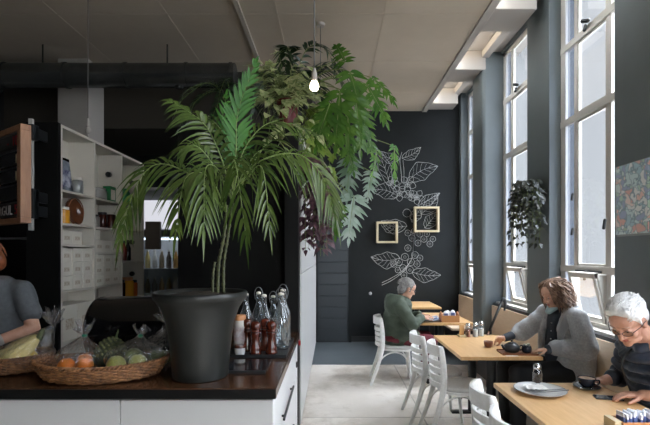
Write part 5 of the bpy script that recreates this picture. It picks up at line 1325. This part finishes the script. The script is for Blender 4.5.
    for k in range(230):
        a = rnd.uniform(.22, 2*PI-.22)+PI/2; el = rnd.uniform(.0,1.25)
        rx, ry = .090, .108
        p0 = V(rx*math.cos(a)*math.cos(el), -.022+ry*math.sin(a)*math.cos(el), .046+.09*math.sin(el))
        front = math.sin(a) > .15
        if front and abs(math.cos(a)) < .55: continue
        ln = rnd.uniform(.13,.24)*(.85 if front else 1); w = rnd.uniform(.008,.018); ph = rnd.uniform(0,6.3)
        o_ = V(math.cos(a), math.sin(a)-.15, 0).normalized(); sd = V(-o_.y,o_.x,0); pts = [p0*.96]
        z0 = p0.z; R0 = max(.09, math.hypot(p0.x, p0.y))
        for i in range(1,8):
            u = i/7; drop = z0+.02*math.sin(u*PI)-ln*u-(.05 if el > .6 else 0)*u
            q = V(o_.x*(R0+.022*math.sin(min(1,u*1.3)*PI*.6)+.012*u), o_.y*(R0*1.08+.022*u)-.02, drop)
            q += sd*(w*math.sin(u*11+ph))+o_*(w*.8*math.cos(u*11+ph)); pts.append(q)
        sp.append(([L(*q) for q in pts], rnd.uniform(.0055,.0095)))
    strands(sp, HAIR, 'hair_locks', hm, 6)
woman()

# ---------- grey haired man in the navy puffer jacket
def puffer_man():
    t = thing('person', 'white haired person in glasses and navy quilted jacket using a phone', 'person', (1.98,2.66,.458))
    HC = V(1.705,2.60,1.213); hf = V(-.66,-.42,-.60)
    nk = V(1.86,2.66,1.10)
    b = MB(); L, R = head(b, HC, hf, 1.06, .02)
    b.cap(nk+V(.03,0,-.03), HC+V(.05,.01,-.035), .064, .058); b.cap(V(1.92,2.66,1.0), nk, .11, .075)
    shn, shf = V(1.90,2.46,1.02), V(1.90,2.86,1.02)
    eln, elf = V(2.02,2.44,.80), V(1.90,2.95,.80)
    wrn, wrf = V(1.785,2.585,.790), V(1.765,2.915,.782)
    b.chain([nk, shn, eln, wrn], [.07,.056,.046,.031]); b.chain([nk, shf, elf, wrf], [.07,.056,.046,.031])
    b.chain([V(1.92,2.66,.98), V(1.97,2.66,.76), V(2.04,2.66,.57)], [.12,.125,.14])
    for y0,y1 in ((2.56,2.52),(2.76,2.80)): b.chain([V(2.03,y0,.56), V(1.60,y1,.56), V(1.62,y1,.10), V(1.50,y1,.06)], [.09,.066,.045,.038])
    hand(b, wrn, V(-1,.22,-.02), V(0,0,-1), (.30,.25,.2), 1, 1.06, .05)
    hand(b, wrf, V(-1,.05,-.05), V(0,0,-1), (.75,.9,.7), -1, 1.0)
    place('body', bake(b, .0045, 3, .42, [SKIN2, LIP], face_pick(L,1.06)), t)
    eyes_closed(L, 1.06, t)
    NJ = mat('navy_nylon', (52,62,78), .4, var=(20,(44,53,68),2), sheen=.1)
    b = MB()
    puffy(b, V(2.06,2.66,.52), V(1.88,2.66,1.06), .185, .165, .062, (1.0,1.22), V(0,1,0))
    puffy(b, shn+V(0,.01,.02), eln+V(.01,0,-.0), .092, .080, .06); puffy(b, eln+V(.01,-.0,0), wrn+V(.075,-.035,.012), .078, .054, .055)
    puffy(b, shf+V(0,-.01,.02), elf, .092, .078, .06); puffy(b, elf, wrf+V(.035,.0,.012), .074, .050, .055)
    b.ell(shn+V(0,.03,.03),(.09,.09,.07)); b.ell(shf+V(0,-.03,.03),(.09,.09,.07))
    b.chain([V(1.90,2.57,1.10), V(1.965,2.62,1.12), V(1.965,2.70,1.12), V(1.89,2.76,1.10), V(1.81,2.72,1.055), V(1.80,2.62,1.05), V(1.90,2.57,1.10)], [.036]*7, 12)
    jk = place('quilted_jacket', bake(b, .0065, 1, .35, [NJ], wrinkle=(.006,13,(1,1,1.2))), t)
    b = MB(); b.tube(smooth_path([V(1.788,2.665,1.05),V(1.712,2.655,.97),V(1.735,2.655,.86),V(1.795,2.655,.72)],5), .006, 6); b.build('zip', M['black'], jk, smooth=True)
    BL = mat('dark_denim', (38,42,52), .8); b = MB(); b.ell((2.05,2.66,.58),(.19,.20,.13))
    for y0,y1 in ((2.56,2.52),(2.76,2.80)): b.chain([V(2.03,y0,.58), V(1.60,y1,.575), V(1.62,y1,.12)], [.11,.085,.066], 16)
    place('trousers', bake(b, .014, 3, .5, [BL], wrinkle=(.006,10,(1,1,1))), t)
    b = MB()
    for y in (2.52,2.80): b.cap(V(1.63,y,.05),(1.48,y,.04),.047,.037)
    place('shoes', bake(b, .01, 2, .5, [M['black']]), t)
    HAIR = mat('white_hair', (240,239,237), .5, var=(50,(222,221,219),3))
    s = 1.06; b = MB(); b.ell(L(0,-.026,.054), (.086*s,.102*s,.084*s), R, 24, 14); b.ell(L(0,-.072,-.006), (.080*s,.052*s,.078*s), R, 18, 12)
    b.cap(L(-.04,.040,.098), L(.045,.044,.099), .022, .022)
    for x in (-1,1): b.cap(L(x*.074,.018,.05), L(x*.078,.012,-.005), .013, .007)
    hm = place('hair', bake(b, .006, 2, .45, [HAIR], wrinkle=(.003,22,(1,1,1))), t)
    rnd = random.Random(9); sp = []
    for k in range(330):
        u = rnd.uniform(-1,1); v = rnd.uniform(0,1); a = u*1.35
        y0 = .07-.17*v; 
        def pt(a, y): 
            q = max(.05, 1-((y+.026)/.112)**2)**.5
            return V(.093*math.sin(a)*q, y, .050+.096*math.cos(a)*q*(1 if math.cos(a) > 0 else .6))
        da = .16*(1 if u > -.25 else -1); pts = [pt(a, y0), pt(a+da*.5, y0-.025)*1.0, pt(a+da, y0-.05)*.995, pt(a+da*1.5, y0-.07)*.98]
        if y0 > .05: pts = [pt(a, y0-.05), pt(a+da*.7, y0-.025)*1.03, pt(a+da*1.4, y0-.008)*1.02, pt(a+da*2, y0)*.98]
        sp.append(([L(*q) for q in pts], rnd.uniform(.002,.0038)))
    strands(sp, HAIR, 'hair_tufts', hm, 5)
    for x in (-1,1):
        b = MB(); b.tube(smooth_path([L(x*.014,.092,.028),L(x*.032,.090,.034),L(x*.05,.076,.030)],4), [.003]*9, 6); b.build('eyebrow', mat('brow_grey', (156,124,108), .7), t, smooth=True)
    # spectacles
    g = MB()
    for x in (-1,1):
        pts = [L(x*(.034+.0235*math.cos(a)), .101-.010*abs(.034+.0235*math.cos(a))/.034*1.0, -.006+.0165*math.sin(a)) for a in [2*PI*k/22 for k in range(22)]]
        g.tube(pts, .0017, 6, closed=True)
        g.tube([L(x*.058,.083,-.002),L(x*.082,.04,.004),L(x*.088,-.008,.004),L(x*.086,-.03,-.012)], .0019, 6)
    g.tube([L(-.011,.098,-.002),L(0,.106,.001),L(.011,.098,-.002)], .0016, 6)
    gl = g.build('spectacles', mat('spectacle_frame', (48,46,48), .3, metal=.4), t, smooth=True)
    g = MB()
    for x in (-1,1): g.add([L(x*.034,.0935,-.006)]+[L(x*(.034+.0225*math.cos(a)), .101-.010*abs(.034+.0225*math.cos(a))/.034, -.006+.0155*math.sin(a)) for a in [2*PI*k/18 for k in range(18)]], [(0,1+k,1+(k+1)%18) for k in range(18)])
    g.build('lenses', sheet_glass('lens', (236,238,240), .03, fac=.12), gl, smooth=True)
puffer_man()

# ---------- man in the green parka
def parka_man():
    t = thing('person', 'grey haired person in a green hooded parka reading at the third table', 'person', (.80,5.66,.48))
    HC = V(.945,5.63,1.165); hf = V(.86,.18,-.36); nk = V(.865,5.65,1.03)
    b = MB(); L, R = head(b, HC, hf, .98)
    b.cap(nk, HC+V(-.03,0,-.04), .06, .056); b.cap(V(.83,5.65,.95), nk, .10, .07)
    shn, shf = V(.83,5.46,.965), V(.84,5.85,.965); eln, elf = V(.97,5.42,.745), V(1.0,5.90,.76); wrn, wrf = V(1.13,5.57,.815), V(1.16,5.76,.82)
    b.chain([nk, shn, eln, wrn], [.065,.054,.045,.031]); b.chain([nk, shf, elf, wrf], [.065,.054,.045,.031])
    b.chain([V(.82,5.65,.92), V(.79,5.65,.72), V(.78,5.65,.60)], [.12,.12,.11])
    for y0,y1 in ((5.56,5.52),(5.75,5.80)): b.chain([V(.79,y0,.56), V(1.22,y1,.535), V(1.20,y1,.10), V(1.32,y1,.06)], [.065,.05,.04,.036])
    hand(b, wrn, V(.85,.3,.05), V(0,.3,-1), (.35,.4,.3), -1); hand(b, wrf, V(.85,-.35,.0), V(0,-.3,-1), (.35,.4,.3), 1)
    place('body', bake(b, .006, 3, .42, [SKIN, LIP], face_pick(L,.98)), t); eyes_closed(L, .98, t)
    PK = mat('parka_green', (70,80,66), .75, var=(12,(60,70,57),3))
    b = MB(); b.chain([V(.845,5.65,.94), V(.805,5.65,.74), V(.80,5.65,.54)], [.16,.168,.165], 24)
    b.cap(V(.80,5.57,.95),V(.80,5.73,.95),.14,.14)
    for yy in (5.56,5.74): b.cap(V(.82,yy,.585), V(1.0,yy-.01 if yy < 5.6 else yy+.02,.575), .108, .10)
    b.chain([V(.84,5.54,.97), shn, eln, wrn+V(-.03,-.02,0)], [.09,.093,.076,.052], 18); b.chain([V(.85,5.77,.97), shf, elf, wrf+V(-.04,.02,0)], [.09,.093,.076,.052], 18)
    b.chain([V(.84,5.53,1.03), V(.755,5.56,1.03), V(.735,5.65,1.035), V(.755,5.74,1.03), V(.84,5.77,1.03)], [.055,.07,.075,.07,.055], 14)    # hood lying on the back
    b.ell((.745,5.65,.96),(.085,.12,.09)); b.chain([V(.90,5.57,1.02),V(.945,5.65,1.0),V(.90,5.73,1.02)],[.04,.042,.04],12)
    place('parka', bake(b, .011, 3, .5, [PK], wrinkle=(.015,8,(1,1,1.3))), t)
    RT = mat('red_trouser', (92,18,32), .8); b = MB(); b.ell((.80,5.65,.56),(.17,.19,.09))
    for y0,y1 in ((5.56,5.52),(5.75,5.80)): b.chain([V(.82,y0,.56), V(1.22,y1,.535), V(1.205,y1,.12)], [.088,.075,.062], 16)
    place('trousers', bake(b, .014, 3, .5, [RT], wrinkle=(.007,10,(1,1,1))), t)
    b = MB()
    for y in (5.52,5.80): b.cap(V(1.19,y,.05),(1.33,y,.04),.047,.037)
    place('shoes', bake(b, .01, 2, .5, [M['black']]), t)
    HAIR = mat('grey_hair', (140,138,134), .6, var=(50,(104,102,100),3))
    b = MB(); b.ell(L(0,-.026,.05), (.083,.100,.084), R, 24, 14); b.ell(L(0,-.068,-.018), (.079,.054,.084), R, 18, 12)
    for x in (-1,1): b.cap(L(x*.072,.02,.045), L(x*.075,.012,-.03), .014, .009)
    hm = place('hair', bake(b, .007, 2, .45, [HAIR], wrinkle=(.009,34,(1,1,1))), t)
    rnd = random.Random(12); sp = []
    for k in range(170):
        a = rnd.uniform(0,2*PI); el = rnd.uniform(-.3,1.5); n_ = V(math.cos(a)*math.cos(el), math.sin(a)*math.cos(el), math.sin(el))
        if n_.y > .55 and n_.z < .6: continue
        p = V(n_.x*.084, -.026+n_.y*.102, .05+n_.z*.086); q = V(rnd.uniform(-1,1), -.6, -.5).normalized()
        sp.append(([L(*(p*.98)), L(*(p+n_*.006+q*.012)), L(*(p+n_*.004+q*.03))], .004))
    strands(sp, HAIR, 'hair_tufts', hm, 5)
    g = MB()
    for x in (-1,1):
        g.tube([L(x*(.034+.023*math.cos(a)), .096, -.003+.017*math.sin(a)) for a in [2*PI*k/16 for k in range(16)]], .002, 5, closed=True); g.tube([L(x*.057,.092,.002),L(x*.083,.03,.004),L(x*.088,-.02,0)], .0022, 5)
    g.tube([L(-.011,.098,0),L(.011,.098,0)], .002, 5); g.build('spectacles', M['black'], t, smooth=True)
parka_man()

# ---------- staff member behind the counter
def staff():
    t = thing('person', 'staff person in a grey t-shirt and clear gloves behind the fruit baskets', 'person', (-2.34,3.15,0))
    x0 = -2.375; y0 = 3.16; nk = V(x0,y0-.02,1.40); HC = V(x0-.025,y0-.06,1.565); hf = V(-.30,-.85,-.40)
    b = MB(); L, R = head(b, HC, hf, 1.0)
    b.cap(nk, HC+V(0,.02,-.05), .056, .052); b.cap(V(x0,y0,1.30), nk, .10, .066)
    shn, shf = V(x0+.195,y0,1.345), V(x0-.185,y0,1.345); eln, elf = V(x0+.305,y0-.04,1.085), V(x0-.28,y0-.05,1.09); wrn, wrf = V(x0+.125,y0-.235,1.01), V(x0-.14,y0-.25,1.01)
    b.chain([nk+V(0,0,-.06), shn, eln, wrn], [.06,.054,.044,.030]); b.chain([nk+V(0,0,-.06), shf, elf, wrf], [.06,.054,.044,.030])
    b.chain([V(x0,y0,1.28), V(x0,y0,1.08), V(x0,y0,.92)], [.115,.11,.12])
    for s in (-1,1): b.chain([V(x0+.09*s,y0,.92), V(x0+.10*s,y0-.01,.50), V(x0+.10*s,y0+.02,.10), V(x0+.11*s,y0-.10,.05)], [.095,.064,.045,.038])
    hand(b, wrn, V(-.8,-.55,-.1), V(-.2,0,-1), (.4,.4,.3), -1, .95); hand(b, wrf, V(.8,-.5,-.1), V(.2,0,-1), (.4,.4,.3), 1, .95)
    place('body', bake(b, .0055, 3, .42, [SKIN, LIP], face_pick(L,1)), t); eyes_closed(L, 1, t)
    TS = mat('grey_jersey', (88,92,96), .85, var=(40,(80,84,88),2)); b = MB()
    for s in (-1,1):
        b.chain([V(x0+.06*s,y0,1.335), V(x0+.08*s,y0,1.1), V(x0+.075*s,y0,.86)], [.118,.125,.13], 20)
        b.chain([V(x0+.07*s,y0,1.36), V(x0+.20*s,y0,1.345), V(x0+.275*s,y0-.022,1.185)], [.062,.073,.068], 18)
    place('t_shirt', bake(b, .010, 3, .5, [TS], wrinkle=(.009,8,(1,1,.8))), t)
    AP = mat('black_trouser', (24,25,28), .8); b = MB(); b.ell((x0,y0,.90),(.17,.125,.12))
    for s in (-1,1): b.chain([V(x0+.09*s,y0,.90), V(x0+.10*s,y0-.005,.50), V(x0+.10*s,y0+.02,.10)], [.108,.08,.066], 16)
    place('trousers', bake(b, .014, 2, .5, [AP]), t)
    b = MB()
    for s in (-1,1): b.cap(V(x0+.10*s,y0+.03,.05), V(x0+.115*s,y0-.13,.04), .046, .036)
    place('shoes', bake(b, .01, 2, .5, [M['black']]), t)
    GL = sheet_glass('glove_vinyl', (240,240,240), .12, rough=.3, milk=.45)
    b = MB(); hand(b, wrn+V(-.001,0,.0), V(-.8,-.55,-.1), V(-.2,0,-1), (.4,.4,.3), -1, 1.05); b.cap(wrn+V(.045,.05,.018), wrn, .042, .036); hand(b, wrf, V(.8,-.5,-.1), V(.2,0,-1), (.4,.4,.3), 1, 1.05); b.cap(wrf+V(-.04,.05,.018), wrf, .042, .036)
    place('gloves', bake(b, .006, 2, .4, [GL]), t)
    HAIR = mat('auburn_hair', (140,82,48), .45, var=(30,(104,58,34),3)); b = MB()
    b.ell(L(0,-.026,.048), (.086,.103,.087), R, 22, 14); b.ell(L(0,-.062,-.03), (.082,.066,.09), R, 18, 12)
    for s in (-1,1): b.cap(L(s*.076,.022,.04), L(s*.084,.0,-.07), .020, .018)
    hm = place('hair', bake(b, .007, 2, .5, [HAIR], wrinkle=(.005,24,(1,1,.4))), t)
    rnd = random.Random(4); sp = []
    for k in range(110):
        a = rnd.uniform(0,2*PI); el = rnd.uniform(-.2,1.3); n_ = V(math.cos(a)*math.cos(el), math.sin(a)*math.cos(el), math.sin(el))
        if n_.y > .45 and n_.z < .55: continue
        p = V(n_.x*.087, -.026+n_.y*.104, .048+n_.z*.088)
        sp.append(([L(*p), L(*(p*1.03+V(.004*math.sin(k),-.008,-.03))), L(*(p*1.0+V(0,-.012,-.075)))], .005))
    strands(sp, HAIR, 'hair_locks', hm, 5)
staff()
# ------------------------------------------------------------------ daylight, camera
w = bpy.data.worlds.new('overcast'); SC.world = w; w.use_nodes = True; nt = w.node_tree
bg = nt.nodes['Background']
tc = nt.nodes.new('ShaderNodeTexCoord'); sp = nt.nodes.new('ShaderNodeSeparateXYZ'); nt.links.new(tc.outputs['Generated'], sp.inputs[0])
def ramp(axis, a, b, va, vb):
    m = nt.nodes.new('ShaderNodeMapRange'); m.interpolation_type = 'SMOOTHSTEP'
    for k,v in (('From Min',a),('From Max',b),('To Min',va),('To Max',vb)): m.inputs[k].default_value = v
    nt.links.new(sp.outputs[axis], m.inputs['Value']); return m.outputs[0]
def mth(op, a, b):
    m = nt.nodes.new('ShaderNodeMath'); m.operation = op
    for i,q in enumerate((a,b)):
        if isinstance(q, float): m.inputs[i].default_value = q
        else: nt.links.new(q, m.inputs[i])
    return m.outputs[0]
# an overcast sky: boosted overhead and behind camera for the room light, dimmer in view, dull ground
sky = mth('ADD', mth('ADD', ramp('Y', -.15, .62, SKY_FRONT, 0.0), ramp('Z', .45, .85, 0.0, SKY_TOP)), SKY_SIDE)
mr_out = mth('MULTIPLY', sky, ramp('Z', -.35, -.12, .35, 1.0))
bg.inputs['Color'].default_value = (.93,.965,1,1); nt.links.new(mr_out, bg.inputs['Strength'])
for nm, loc, col, en, r in LAMPS:
    l = bpy.data.lights.new(nm, 'POINT'); l.energy = en; l.color = col; l.shadow_soft_size = r
    o = bpy.data.objects.new(nm, l); o.location = loc; COL.objects.link(o)
cam = bpy.data.cameras.new('camera'); co = bpy.data.objects.new('camera', cam); COL.objects.link(co)
co.location = (0,0,EYE); co.rotation_euler = (PI/2,0,0)
cam.sensor_width = 36; cam.sensor_fit = 'HORIZONTAL'; cam.lens = 36*F/650; cam.shift_x = -(CX-325)/650; cam.shift_y = (CY-212.5)/650
cam.clip_start = .05
SC.camera = co
vs = SC.view_settings; vs.view_transform = 'Standard'; vs.look = 'None'; vs.gamma = 1; vs.exposure = EXPO
SC.display_settings.display_device = 'sRGB'
try: vs.use_curve_mapping = False
except Exception: pass
SC.cycles.max_bounces = 10; SC.cycles.diffuse_bounces = 5; SC.cycles.glossy_bounces = 4; SC.cycles.transmission_bounces = 6; SC.cycles.transparent_max_bounces = 24
SC.cycles.caustics_reflective = False; SC.cycles.caustics_refractive = False
SC.cycles.sample_clamp_indirect = 6
SC.cycles.use_denoising = True
